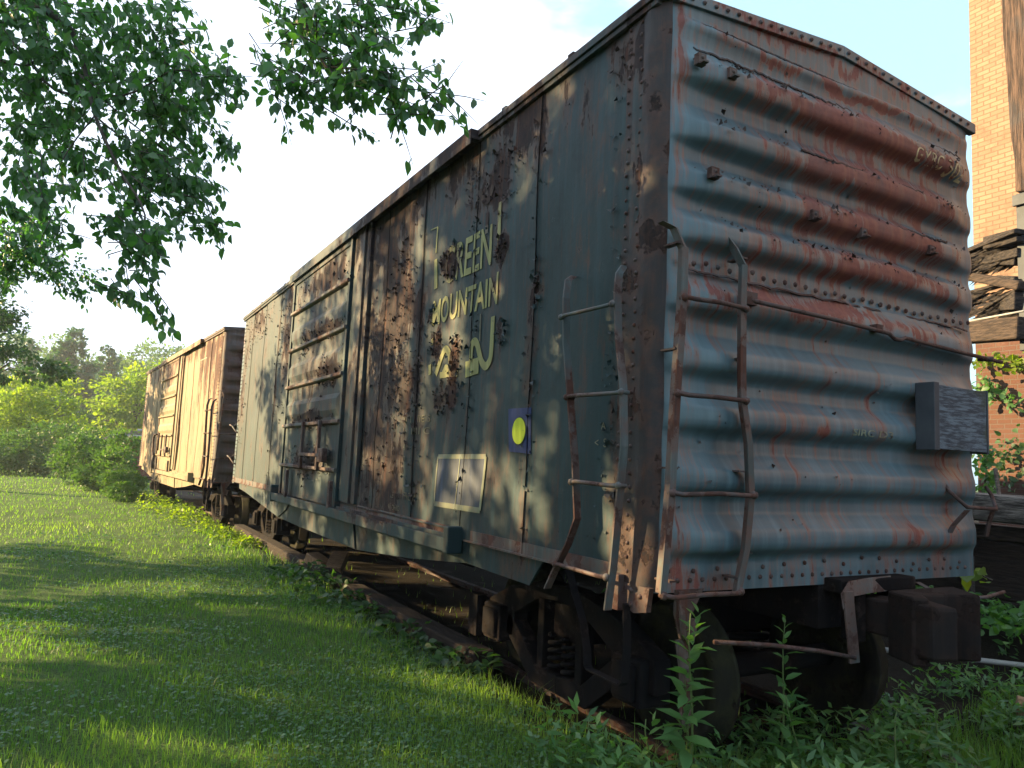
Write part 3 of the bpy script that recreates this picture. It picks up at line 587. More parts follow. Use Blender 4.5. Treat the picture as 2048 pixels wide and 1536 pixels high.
    # ---- ladders and grabs
    def ladder_side(y_near, y_far, mat, z0_=.94):
        q = MB(); x = -.10; wv = (0, .012, 0)
        q.strip([(-.012, y_near + .06, 2.70), (-.07, y_near + .03, 2.64), (x, y_near, 2.52), (x, y_near - .02, 2.3), (x - .01, y_near - .09, 2.0), (x - .01, y_near - .11, 1.7), (x, y_near - .07, 1.4), (x, y_near - .04, 1.1), (x, y_near, .86)], (0.045, .0, 0), (0, .012, 0))
        ld = q.build('side_ladder', mat, root)
        q2 = MB(); q2.strip([(-.012, y_far + .06, 2.74), (-.07, y_far + .03, 2.70), (x, y_far, 2.58), (x, y_far - .02, 2.3), (x, y_far - .08, 2.0), (x, y_far - .16, 1.6), (x, y_far - .20, 1.3), (x, y_far - .12, 1.15), (x, y_far - .02, 1.02), (x - .02, y_far + .05, .88)], (0.045, 0, 0), (0, .012, 0)); q2.build('stile', mat, ld)
        for z, a, b in ((2.46, 0, .0), (1.98, -.10, -.09), (1.50, -.1, -.17), (1.03, -.02, -.04)):
            g = MB(); g.tube([(x + .02, y_near + a, z), (x - .03, y_near + a + .01, z), (x - .035, y_near + a + .05, z - .004), (x - .035, y_far + b - .05, z + .004), (x - .03, y_far + b - .01, z), (x + .02, y_far + b, z)], .0115, 8)
            g.rivet((x - .03, y_near + a, z), (-1, 0, 0), .022); g.rivet((x - .03, y_far + b, z), (-1, 0, 0), .022); g.build('rung', mat, ld)
    ladder_side(.20, .70, M_ladder if first else M_iron)
    y = -.13; q = MB()
    q.strip([(-.03, -.06, 2.86), (.03, -.09, 2.83), (.055, y, 2.72), (.05, y, 2.44), (.02, y, 1.95), (-.0, y, 1.48), (-.04, y, 1.0)], (.012, 0, 0), (0, .05, 0)); q.strip([(.05, y - .026, 2.72), (.05, y - .026, 2.44), (.02, y - .026, 1.95), (-.0, y - .026, 1.48), (-.04, y - .026, 1.0)], (.04, 0, 0), (0, .008, 0))
    le = q.build('end_ladder', M_ladder if first else M_iron, root)
    q = MB(); pth = [(.43, -.06, 2.86), (.46, -.09, 2.80), (.485, y, 2.70), (.48, y, 2.46), (.485, y, 2.1), (.49, y, 1.98), (.54, y, 1.75), (.56, y, 1.48), (.53, y, 1.2), (.47, y, .98)]
    q.strip(pth, (.012, 0, 0), (0, .05, 0)); q.strip([(a - .014, b - .026, c_) for a, b, c_ in pth[2:]], (.04, 0, 0), (0, .008, 0)); q.build('stile', M_ladder if first else M_iron, le)
    for z, a, b in ((2.46, .05, .48), (1.97, .02, .49), (1.48, 0, .56), (.99, -.04, .47)):
        g = MB(); g.tube([(a, y, z), (a + .01, y - .04, z), (a + .05, y - .055, z - .006), ((a + b) / 2, y - .058, z + .006 * R.randn()), (b - .05, y - .055, z - .003), (b - .01, y - .04, z), (b, y, z)], .0125, 8)
        g.rivet((a, y - .03, z), (0, -1, 0), .024); g.rivet((b, y - .03, z), (0, -1, 0), .024); g.build('rung', M_iron, le)
    bk = MB()
    for z in (2.75, 2.2, 1.6, 1.05): bk.bar((.04, -.02, z), (.04, y, z), .04, .01); bk.bar((.5, -.02, z), (.5, y, z), .04, .01)
    bk.build('ladder_bracket', M_iron, le)
    g = MB(); g.tube([(.55, -.07, 2.535), (.56, -.12, 2.525), (.62, -.135, 2.52), (1.2, -.14, 2.507), (1.72, -.145, 2.488), (1.78, -.145, 2.46), (1.83, -.15, 2.458), (1.88, -.145, 2.478), (2.4, -.14, 2.46), (3.0, -.13, 2.445)], .013, 8)
    g.box(.52, .60, -.13, -.05, 2.50, 2.57); g.box(1.60, 1.66, -.15, -.06, 2.49, 2.53); g.tube([(2.84, -.06, 2.46), (2.86, -.15, 2.45)], .02, 6); g.build('grab_bar', M_iron, root)
    g = MB(); g.tube([(2.40, -.06, 1.60), (2.40, -.10, 1.54), (2.50, -.16, 1.44), (2.84, -.16, 1.43), (2.90, -.10, 1.52), (2.90, -.06, 1.58)], .013, 8)
    g.strip([(2.52, -.15, 1.42), (2.45, -.10, 1.32), (2.41, -.06, 1.20)], (.05, 0, 0), (0, .012, 0)); g.strip([(2.82, -.15, 1.42), (2.86, -.10, 1.34), (2.90, -.06, 1.24)], (.04, 0, 0), (0, .012, 0)); g.build('brake_platform', M_iron, root)
    if first:
        b_ = MB(); b_.box(2.115, 2.64, -.215, -.195, 1.80, 2.20); bd = b_.build('placard_board', M_ply, root)
        b2 = MB(); b2.box(2.05, 2.105, -.225, -.10, 1.79, 2.215); b2.build('board_batten', M_panelgrey, bd, .004); b2 = MB(); b2.box(2.648, 2.662, -.22, -.10, 1.79, 2.21); b2.build('board_batten', M_panelgrey, bd, .004)
    # ---- sill steps and corner gusset
    q = MB(); q.strip([(-.03, .66, .99), (-.03, .60, .88), (-.035, .50, .74), (-.04, .45, .60), (-.04, .44, .52), (-.04, .42, .505), (-.04, .14, .50), (-.04, .12, .52), (-.03, .12, .70), (-.03, .13, .90)], (.05, 0, 0), (0, .008, .008))
    q.build('sill_step', M_dark, root)
    q = MB(); q.prism([(-.012, -.02, 1.0), (-.012, .30, 1.0), (-.012, .22, .90), (-.012, .10, .86), (-.012, .0, .88)], (.03, 0, 0)); q.box(-.05, -.012, .18, .25, .86, 1.04)
    for a, b in ((.05, .95), (.12, .90), (.2, .95), (.12, .97)): q.rivet((-.012, a, b), (-1, 0, 0), .016)
    q.build('corner_gusset', M_iron, root)
    q = MB(); q.prism([(.17, -.012, .985), (.17, -.012, .86), (.21, -.012, .74), (.30, -.012, .72), (.33, -.012, .83), (.27, -.012, .84), (.36, -.012, .985)], (0, .016, 0)); q.strip([(.19, -.03, .98), (.18, -.05, .87), (.21, -.03, .75), (.26, -.02, .68)], (.035, 0, 0), (0, .008, 0))
    q.strip([(.20, -.02, .74), (.22, -.03, .6), (.24, -.02, .45), (.23, -.03, .32)], (.06, 0, 0), (0, .02, 0)); q.build('bent_step_bracket', M_ladder, root)
    # ---- uncoupling lever and hanging strap
    q = MB(); q.strip([(1.80, -.10, .975), (1.55, -.13, .975), (1.34, -.15, .965), (1.26, -.16, .90)], (0, .015, .085), (.004, .004, 0)); q.strip([(1.31, -.165, .955), (1.31, -.165, .90), (1.325, -.165, .80), (1.345, -.165, .68), (1.36, -.165, .56)], (.085, 0, 0), (0, .012, 0)); q.build('uncoupling_strap', M_ladder, root, .003)
    q = MB(); q.tube([(1.36, -.17, .59), (1.1, -.14, .64), (.75, -.10, .69), (.4, -.05, .72)], .012, 8); q.build('uncoupling_rod', M_iron, root)
    q = MB(); q.strip([(2.13, -.05, .96), (2.3, -.12, .87)], (.05, 0, 0), (0, .012, 0)); q.tube([(2.25, -.12, .90), (2.38, -.14, .86), (2.7, -.16, .86), (2.95, -.14, .88)], .012, 8); q.build('rod_bracket', M_iron, root)
    truck(root, 1.47); truck(root, LEN - 1.47)
    coupler(root, 0.0, -1); coupler(root, LEN, 1)
    br = MB(); br.tube([(.75, 3.4, .62), (.75, 9.0, .62)], .02, 6); br.tube([(1.9, 5.0, .62), (1.9, 6.6, .62)], .16, 14); br.box(.35, .43, 2.52, 2.66, .20, .52); br.build('brake_gear', M_dark, root)
    return door

car = empty('boxcar', (0, 0, 0), label='green boxcar with peeling rust and a ribbed grey end, nearest the viewer', cat='boxcar')
door1 = boxcar(car, True)
T2 = (-.19, 13.44, -.06)
car2 = empty('boxcar', T2, rz=.055, label='buff and rust boxcar coupled beyond the green one, dappled with sun', cat='boxcar')
boxcar(car2, False)
# two bright grab hooks on the far corner of the green car
for z in (2.05, 1.45):
    q = MB(); q.tube([(.0, LEN - .25, z - .12), (-.03, LEN - .2, z - .1), (-.09, LEN - .12, z), (-.02, LEN - .05, z + .03), (.0, LEN - .02, z + .05)], .013, 6); q.tube([(-.09, LEN - .12, z), (-.10, LEN + .10, z + .03)], .014, 6); q.build('corner_grab', M_ladder, car)

# ---- lettering on the green side (thin paint, 3 mm proud)
def sconv(x): return lambda u, v: (wallx(u, v) + x, u, v)
PX = -.0065
def decal(name, vs, fs, mat, parent, back=(0.004, 0, 0), label=None):
    """thin solid: front sheet with a rim going back"""
    n = len(vs); mb = MB(); mb.add(vs, fs); o = mb.build(name, mat, parent)
    so_ = o.modifiers.new('thick', 'SOLIDIFY'); so_.thickness = .0015; so_.offset = 0
    if label: o['label'] = label
    return o
vs, fs = textmesh('GREEN', sconv(PX), 2.73, 1.885, 3.05, 3.37, .016); decal('lettering', vs, fs, M_letter, car, label='cream word GREEN, half flaked away')
vs, fs = textmesh('MOUNTAIN', sconv(PX), 2.95, 1.75, 2.73, 2.955, .018); decal('lettering', vs, fs, M_letter, car, label='cream word MOUNTAIN')
def backp(u, v, x=0.0):
    d = RC @ np.array([(u - 1024) / FPX, -(v - 768) / FPX, -1.0]); t = (x - CAM[0]) / d[0]; q = CAM + d * t; return q[1], q[2]
def ribbon(mb, pts, wd, x=PX):
    pts = [np.array(p) for p in pts]; vs = []
    if len(pts) == 2: pts = [pts[0] + (pts[1] - pts[0]) * t for t in np.linspace(0, 1, 12)]
    for i, p in enumerate(pts):
        d = pts[min(i + 1, len(pts) - 1)] - pts[max(i - 1, 0)]; d = d / np.linalg.norm(d); nn = np.array([-d[1], d[0]])
        vs += [(wallx(*q_) + x, *q_) for q_ in (p + nn * wd / 2, p - nn * wd / 2)]
    mb.add(vs, [(2 * i, 2 * i + 1, 2 * i + 3, 2 * i + 2) for i in range(len(pts) - 1)])
def smoothpath(pts, n=5):
    P_ = [np.array(p, float) for p in pts]; out = []
    for i in range(len(P_) - 1):
        a, b, c_, d = P_[max(i - 1, 0)], P_[i], P_[i + 1], P_[min(i + 2, len(P_) - 1)]
        for k in range(n):
            t = k / n; out.append(.5 * ((2 * b) + (-a + c_) * t + (2 * a - 5 * b + 4 * c_ - d) * t * t + (-a + 3 * b - 3 * c_ + d) * t ** 3))
    out.append(P_[-1]); return out
Z5 = lambda x, y: backp(840 + x / 4.04, 420 + y / 4.04, 0)
mb = MB()
ribbon(mb, smoothpath([Z5(595, 860), Z5(588, 1000), Z5(575, 1170), Z5(555, 1235), Z5(525, 1262), Z5(495, 1225), Z5(475, 1150), Z5(460, 1085), Z5(440, 1062), Z5(418, 1095), Z5(408, 1180), Z5(404, 1290)]), .062)
ribbon(mb, [Z5(470, 1255), Z5(360, 1290)], .125); ribbon(mb, [Z5(300, 1320), Z5(160, 1335)], .05)
ribbon(mb, smoothpath([Z5(245, 1230), Z5(238, 1160), Z5(215, 1125), Z5(185, 1160), Z5(125, 1330)]), .062)
ribbon(mb, smoothpath([Z5(225, 1330), Z5(222, 1285), Z5(205, 1275), Z5(180, 1335)]), .05)
ribbon(mb, [Z5(103, 1015), Z5(100, 1090)], .05); ribbon(mb, [Z5(80, 1250), Z5(80, 1330)], .05)
ribbon(mb, [Z5(655, -60), Z5(650, 380)], .055); ribbon(mb, [Z5(638, 500), Z5(632, 570)], .03)
ribbon(mb, [Z5(158, 140), Z5(140, 350)], .02); ribbon(mb, [Z5(135, 400), Z5(125, 635)], .06); ribbon(mb, [Z5(158, 140), Z5(100, 165)], .012)
decal('emblem', mb.v, mb.f, M_letter, car, label='cream outline emblem with two rounded peaks')
mb = MB(); ribbon(mb, smoothpath([Z5(595, -200), Z5(560, -90), Z5(520, -75), Z5(490, -130), Z5(490, -170)]), .06)
ribbon(mb, [Z5(548, 20), Z5(545, 190)], .045); ribbon(mb, [Z5(490, 840), Z5(480, 1060)], .018); decal('emblem', mb.v, mb.f, M_letter_faint, car, label='faded hook and bars of the emblem')
for t, a, b, c_, d in (('0 1  IIE S', 3.45, 2.88, 1.905, 1.965), ('1  IIII C', 3.45, 2.88, 1.80, 1.86), ('I', 3.72, 3.69, 1.86, 1.92), ('I', 3.72, 3.69, 1.78, 1.83), ('I', 3.73, 3.70, 1.69, 1.74), ('0', 3.74, 3.68, 1.61, 1.66), ('0', 3.74, 3.68, 1.53, 1.58), ('4', 3.44, 3.39, 1.66, 1.72), ('0', 3.43, 3.38, 1.56, 1.61),
                       ('I-41-90', 3.76, 3.42, 1.45, 1.51), ('LEASED', 3.70, 3.42, 1.22, 1.27), ('FROM', 3.38, 3.12, 1.22, 1.29), ('ST OHIO', 3.74, 3.46, 1.11, 1.16), ('A', .45, .41, 1.80, 1.84), ('<  S  >', .50, .32, 1.70, 1.75)):
    vs, fs = textmesh(t, sconv(PX), a, b, c_, d); decal('stencil', vs, fs, M_letter_faint, car)
def poly_yz(pts, x): return [(x, a, b) for a, b in pts]
pb = [backp(1019, 818), backp(1064, 815), backp(1062, 908), backp(1019, 903)]
def plate(name, c4, x, mat, n_=8):
    a, b_, c_, d = [np.array(q_) for q_ in c4]; vs = []
    for i in range(n_ + 1):
        for j in range(n_ + 1):
            u, v = i / n_, j / n_; q_ = (a * (1 - u) + b_ * u) * (1 - v) + (d * (1 - u) + c_ * u) * v; vs.append((wallx(*q_) + x, *q_))
    decal(name, vs, [(i * (n_ + 1) + j, (i + 1) * (n_ + 1) + j, (i + 1) * (n_ + 1) + j + 1, i * (n_ + 1) + j + 1) for i in range(n_) for j in range(n_)], mat, car)
plate('blue_plate', pb, -.005, M_blue)
cc = backp(1041, 862); nseg = 36
for nm, r1, r2, x, mt in (('yellow_dot', .086, .088, -.0105, M_yellow), ('dot_ring', .094, .097, -.0075, M_side)):
    decal(nm, [(x + wallx(cc[0], cc[1]), cc[0] - cos(2 * pi * k / nseg) * r1, cc[1] + sin(2 * pi * k / nseg) * r2) for k in range(nseg)], [tuple(range(nseg))], mt, car)
tl, tr_, br_, bl = backp(877, 913), backp(973, 913), backp(962, 1021), backp(870, 1007); tm = backp(921, 913); bm = backp(912, 1014)
plate('slate_plate', [tl, tr_, br_, bl], -.0045, M_slate)
mb = MB(); X0 = -.007
ribbon(mb, [tl, tr_], .035, X0); ribbon(mb, [bl, br_], .04, X0); ribbon(mb, [tr_, br_], .03, X0 - .001); ribbon(mb, [tl, bl], .022, X0 - .001); ribbon(mb, [tm, bm], .012, X0 - .0015)
decal('plate_outline', mb.v, mb.f, M_cream_line, car)
# ---- lettering on the ribbed end, wrapped to the rib face
def econv(u, v):
    d = float(rib_profile(np.array([v]))[0]); t = .22 + .78 * float(ss(np.array(min(u, W - u)), .03, .42)); return (u, -d * t - .012, v)
for t, a, b, c_, d, mt in (('GMRC', 2.10, 2.40, 3.715, 3.80, M_letter_end), ('302', 2.46, 2.70, 3.70, 3.80, M_letter_end), ('SIRC', 1.44, 1.64, 1.845, 1.885, M_cream_line), ('D3', 1.69, 1.82, 1.845, 1.885, M_cream_line)):
    vs, fs = textmesh(t, econv, a, b, c_, d); decal('stencil', vs, fs, mt, car)
# plate outline on the buff car
mb = MB(); ribbon(mb, [(2.55, 3.72), (1.75, 3.72)], .025); ribbon(mb, [(2.55, 3.72), (2.55, 2.7)], .025); ribbon(mb, [(1.75, 3.72), (1.75, 2.7)], .025)
decal('plate_outline', mb.v, mb.f, M_cream_line, car2)

fm = Leafs()
for (bx, by_, bz, rx, ry, rz, am) in side_blobs:
    if ry > 1.3 or am < .15: k = 60
    else: k = int(90 * math.sqrt(ry * rz) / .3)
    k = min(k, 150); a = R.rand(k) * 2 * pi; q_ = np.sqrt(R.rand(k)) * 1.0; yy = by_ + np.cos(a) * q_ * ry; zz = bz + np.sin(a) * q_ * rz
    ok = (yy > .3) & (yy < 12) & (zz > 1.15) & (zz < 4.05); yy, zz = yy[ok], zz[ok]; k = len(yy)
    xo = np.array([wallx(a_, b_) for a_, b_ in zip(yy, zz)]) - np.where((yy > 5.2) & (yy < 8), .054, .001)
    P = np.stack([xo, yy, zz], -1); D = unit(np.stack([-.45 - .4 * R.rand(k), R.randn(k) * .6, -.5 + R.randn(k) * .8], -1)); L_ = .012 + .030 * R.rand(k) ** 2
    fm.add(*leaf_cards(P, D, unit(np.stack([-1 + 0 * yy, R.randn(k) * .3, R.randn(k) * .3], -1)), L_, L_ * (1.0 + R.rand(k)), fold=.3))
fo = fm.build('paint_flake', M_side, car); fo['kind'] = 'stuff'
fm = Leafs(); k = 420; xx_ = np.concatenate([R.uniform(.3, 2.75, k - 120), R.uniform(.12, 2.8, 120)]); zz_ = np.concatenate([np.array(RIBS[:4])[R.randint(0, 4, k - 120)] + .055 + .02 * R.randn(k - 120), R.uniform(1.0, 4.1, 120)])
P = np.array([econv(a_, b_) for a_, b_ in zip(xx_, zz_)]) + np.array([0, .010, 0]); L_ = .008 + .022 * R.rand(k) ** 2
fm.add(*leaf_cards(P, unit(np.stack([R.randn(k) * .8, -.4 - .3 * R.rand(k), -.4 + R.randn(k) * .5], -1)), unit(np.stack([R.randn(k) * .3, -1 + 0 * L_, R.randn(k) * .3], -1)), L_, L_ * 1.4, fold=.3)); fo = fm.build('paint_flake', M_corner, car); fo['kind'] = 'stuff'
for z_, x0_, x1_ in ((4.072, .15, 2.6), (3.90, .2, 2.75), (3.505, 1.0, 2.2), (3.215, 1.9, 2.5)):
    mb = MB(); pts = []
    for x_ in np.arange(x0_, x1_, .022):
        zz = z_ + .010 * R.randn() * .7; pts.append((x_, econv(x_, zz)[1] + .012 - .004 * R.rand(), zz))
    mb.strip(pts, (0, .002, .011), (0, .008, 0)); mb.build('rust_scale', M_corner, car)
# ------------------------------------------------------------------ track
for x in (W / 2 - .7525, W / 2 + .7525):
    q = MB(); z = -.065; pr = [(-.035, 0), (-.035, -.03), (-.01, -.045), (-.01, -.11), (-.07, -.125), (-.07, -.14), (.07, -.14), (.07, -.125), (.01, -.11), (.01, -.045), (.035, -.03), (.035, 0)]
    pts = [(0, -6), (0, 0), (0, 13), (-.19, 20), (-.7, 30), (-2.2, 48)]
    for (dx, ya), (dx2, yb) in zip(pts[:-1], pts[1:]): q.add([(x + dx + a, ya, z + b) for a, b in pr] + [(x + dx2 + a, yb, z + b) for a, b in pr], [(i, (i + 1) % 12, 12 + (i + 1) % 12, 12 + i) for i in range(12)])
    o = q.build('rail', M_iron); tag(o, 'rusty rail under the near wheels of both boxcars' if x < 1 else 'rusty rail under the far wheels of both boxcars', 'rail')
tie0 = None
for i, y in enumerate(np.arange(.9, 27, .58)):
    if tie0 is None:
        q = MB(); q.box(-1.3, 1.3, -.11, .11, -.22, 0); tie0 = q.build('railway_tie', M_tie, bevel=.012); o = tie0
    else: o = tie0.copy(); COL.objects.link(o)
    o.location = (W / 2 - (0 if y < 13 else (y - 13) * .055) + R.randn() * .03, y, -.175 + R.randn() * .01); o.rotation_euler = (R.randn() * .01, R.randn() * .012, R.randn() * .02)
    tag(o, 'rotten brown wooden tie beneath the boxcars', 'railway tie', 'wooden ties under the track')
q = MB(); q.bar((.40, 2.45, -.02), (.36, 13.2, -.01), .20, .22); o = q.build('side_timber', M_tie, bevel=.015); tag(o, 'long brown timber lying on the soil beside the near rail', 'timber')
for k, (a, b, hh, yaw) in enumerate(((.42, 7.45, .16, .5), (.62, 7.25, .2, -.5))):
    q = MB(); M_ = Matrix.Translation((a, b, .12)) @ Matrix.Rotation(yaw, 4, 'Z') @ Matrix.Rotation(.35, 4, 'X'); q.box(-.11, .11, -.16 - .08 * k, .16 + .08 * k, -.07, .07, M_)
    o = q.build('wood_block', M_block, bevel=.01); tag(o, ('short square wood block lit orange on the timber' , 'longer split wood block leaning behind the short one')[k], 'wood block')

# ------------------------------------------------------------------ brick building and ruined shed (right)
BX = 9.5; BY = 3.62
b = MB(); b.box(BX, BX + 9, BY - 16, BY, -1, 13.5); bld = empty('brick_building', (BX, BY, 0), label='tall old brick building glowing in low sun behind the ruined shed', cat='building')
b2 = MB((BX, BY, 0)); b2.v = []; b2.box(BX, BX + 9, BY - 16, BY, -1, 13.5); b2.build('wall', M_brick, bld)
b3 = MB((BX, BY, 0)); b3.box(BX - .08, BX + 9.08, BY - 16.08, BY + .08, 13.5, 13.8); b3.build('coping', M_panelgrey, bld)
shed = empty('ruined_shed', (6.0, 0.9, .4), label='collapsed timber shed with charred roof boards in front of the brick wall', cat='shed')
so3 = (6.0, .9, .4)
q = MB(so3)
ptsL = [(1.28, 7.2), (1.27, 6.2), (1.25, 5.5), (1.22, 4.78)]
q.prism([(6, 1.36, 8.5), (6, 1.34, 6.6), (6, 1.31, 6.1), (6, 1.29, 5.5), (6, 1.25, 5.1), (6, 1.25, 4.76), (6, .75, 4.70), (6, .6, 8.5)], (.22, 0, 0)); q.build('post', M_postwood, shed, .02)
q = MB(so3); q.box(6.02, 6.08, .5, 1.25, 3.02, 4.74); q.box(5.98, 6.02, .9, 1.27, 4.60, 4.72); q.build('metal_sheet', M_panelgrey, shed, .005)
q = MB(so3)
def slab(mb, u0, v0, u1, v1, th, x0, x1, rag=0):
    a = backp(u0, v0, x0); b_ = backp(u1, v1, x1); mb.bar((x0, a[0], a[1]), (x1, b_[0], b_[1]), .14, th)
for (u0, v0, u1, v1, th, xa, xb) in ((1940, 503, 2040, 462, .05, 6.2, 5.9), (1940, 512, 2045, 478, .05, 6.3, 5.95), (1945, 530, 2045, 505, .10, 6.25, 6.05), (1945, 520, 2040, 520, .12, 6.3, 6.1), (1975, 488, 2042, 470, .14, 6.1, 6.0),
                                    (1942, 586, 2040, 560, .03, 6.4, 6.0), (1985, 612, 2042, 588, .06, 6.3, 6.0), (1965, 625, 2042, 580, .03, 6.3, 6.0), (2003, 560, 2040, 562, .10, 6.2, 6.05), (2000, 610, 2042, 606, .14, 6.25, 6.0)):
    slab(q, u0, v0, u1, v1, th, xa, xb)
ro = q.build('charred_roof_board', M_blackboard, shed, .01)
# splintered board edges
lf = Leafs(); n = 420; U = R.uniform(1945, 2042, n); Vv = np.where(R.rand(n) < .6, 470 + (2042 - U) * .38 + R.uniform(-4, 40, n), 588 + R.uniform(-18, 45, n)); Pp = np.array([(6.1 + R.rand() * .15, *backp(a, b_, 6.1)) for a, b_ in zip(U, Vv)])
D = np.stack([R.randn(n) * .2, .95 + 0 * U, -.35 + R.randn(n) * .18], -1); lf.add(*leaf_cards(Pp, D, unit(R.randn(n, 3) * .4 + np.array([1, 0, .3])), .12 + .22 * R.rand(n), .02 + .03 * R.rand(n), fold=.1)); lf.build('splinter', M_blackboard, shed, so3)
q = MB(so3)
a = backp(1940, 553, 6.2); b_ = backp(2045, 572, 5.95); q.bar((6.2, a[0], a[1]), (5.95, b_[0], b_[1]), .12, .10)
a = backp(1940, 665, 6.2); b_ = backp(2050, 660, 5.95); q.bar((6.2, a[0] + .1, a[1]), (5.95, b_[0], b_[1] + .02), .2, .24); q.build('beam', M_beamwood, shed, .02)
q = MB(so3); a = backp(1940, 642, 6.05); b_ = backp(2048, 622, 5.85); q.tube([(6.05, a[0], a[1]), (5.85, b_[0], b_[1])], .012, 6); q.build('pale_batten', M_pipe, shed)
# loading dock: stacked timbers
dk = empty('timber_dock', (5.0, 1.1, 0), label='old dock of stacked grey and brown timbers right of the ribbed end', cat='dock')
q = MB((5.0, 1.1, 0)); M_ = None
q.bar((4.9, 2.2, 1.40), (5.3, -2.6, 1.32), .34, .26); q.build('top_log', M_oldwoodx, dk, .05)
q = MB((5.0, 1.1, 0)); q.bar((5.05, 2.2, 1.16), (5.45, -2.6, 1.08), .3, .14); q.build('under_log', M_beamwood, dk, .03)
q = MB((5.0, 1.1, 0)); q.bar((4.95, 2.3, .82), (5.4, -2.6, .74), .10, .54); q.bar((4.93, 2.3, .50), (5.38, -2.6, .42), .14, .10); q.build('retaining_board', M_tie, dk, .02)
q = MB((5.0, 1.1, 0)); q.box(4.80, 4.88, 1.12, 1.20, .3, .92); q.build('dark_post', M_beamwood, dk, .008)
q = MB(); q.bar((6.3, 1.62, 1.35), (6.28, 1.66, 1.78), .05, .02); o = q.build('wooden_stake', M_oldwood); tag(o, 'thin pale stake standing upright above the dock timbers', 'stake')
q = MB(); q.tube([(3.2, 1.2, .20), (3.9, .75, .16), (4.6, .1, .14), (5.2, -.4, .12)], .022, 8); o = q.build('fallen_pipe', M_pipe); tag(o, 'thin pale pipe lying in the weeds at the right edge', 'pipe')
q = MB(); q.box(-.13, .13, -.09, .09, -.04, .05, Matrix.Translation((3.3, -.12, .06)) @ Matrix.Rotation(.5, 4, 'Z') @ Matrix.Rotation(.2, 4, 'X')); o = q.build('loose_brick', M_block, bevel=.01); tag(o, 'broken orange brick lying at the right edge', 'brick')

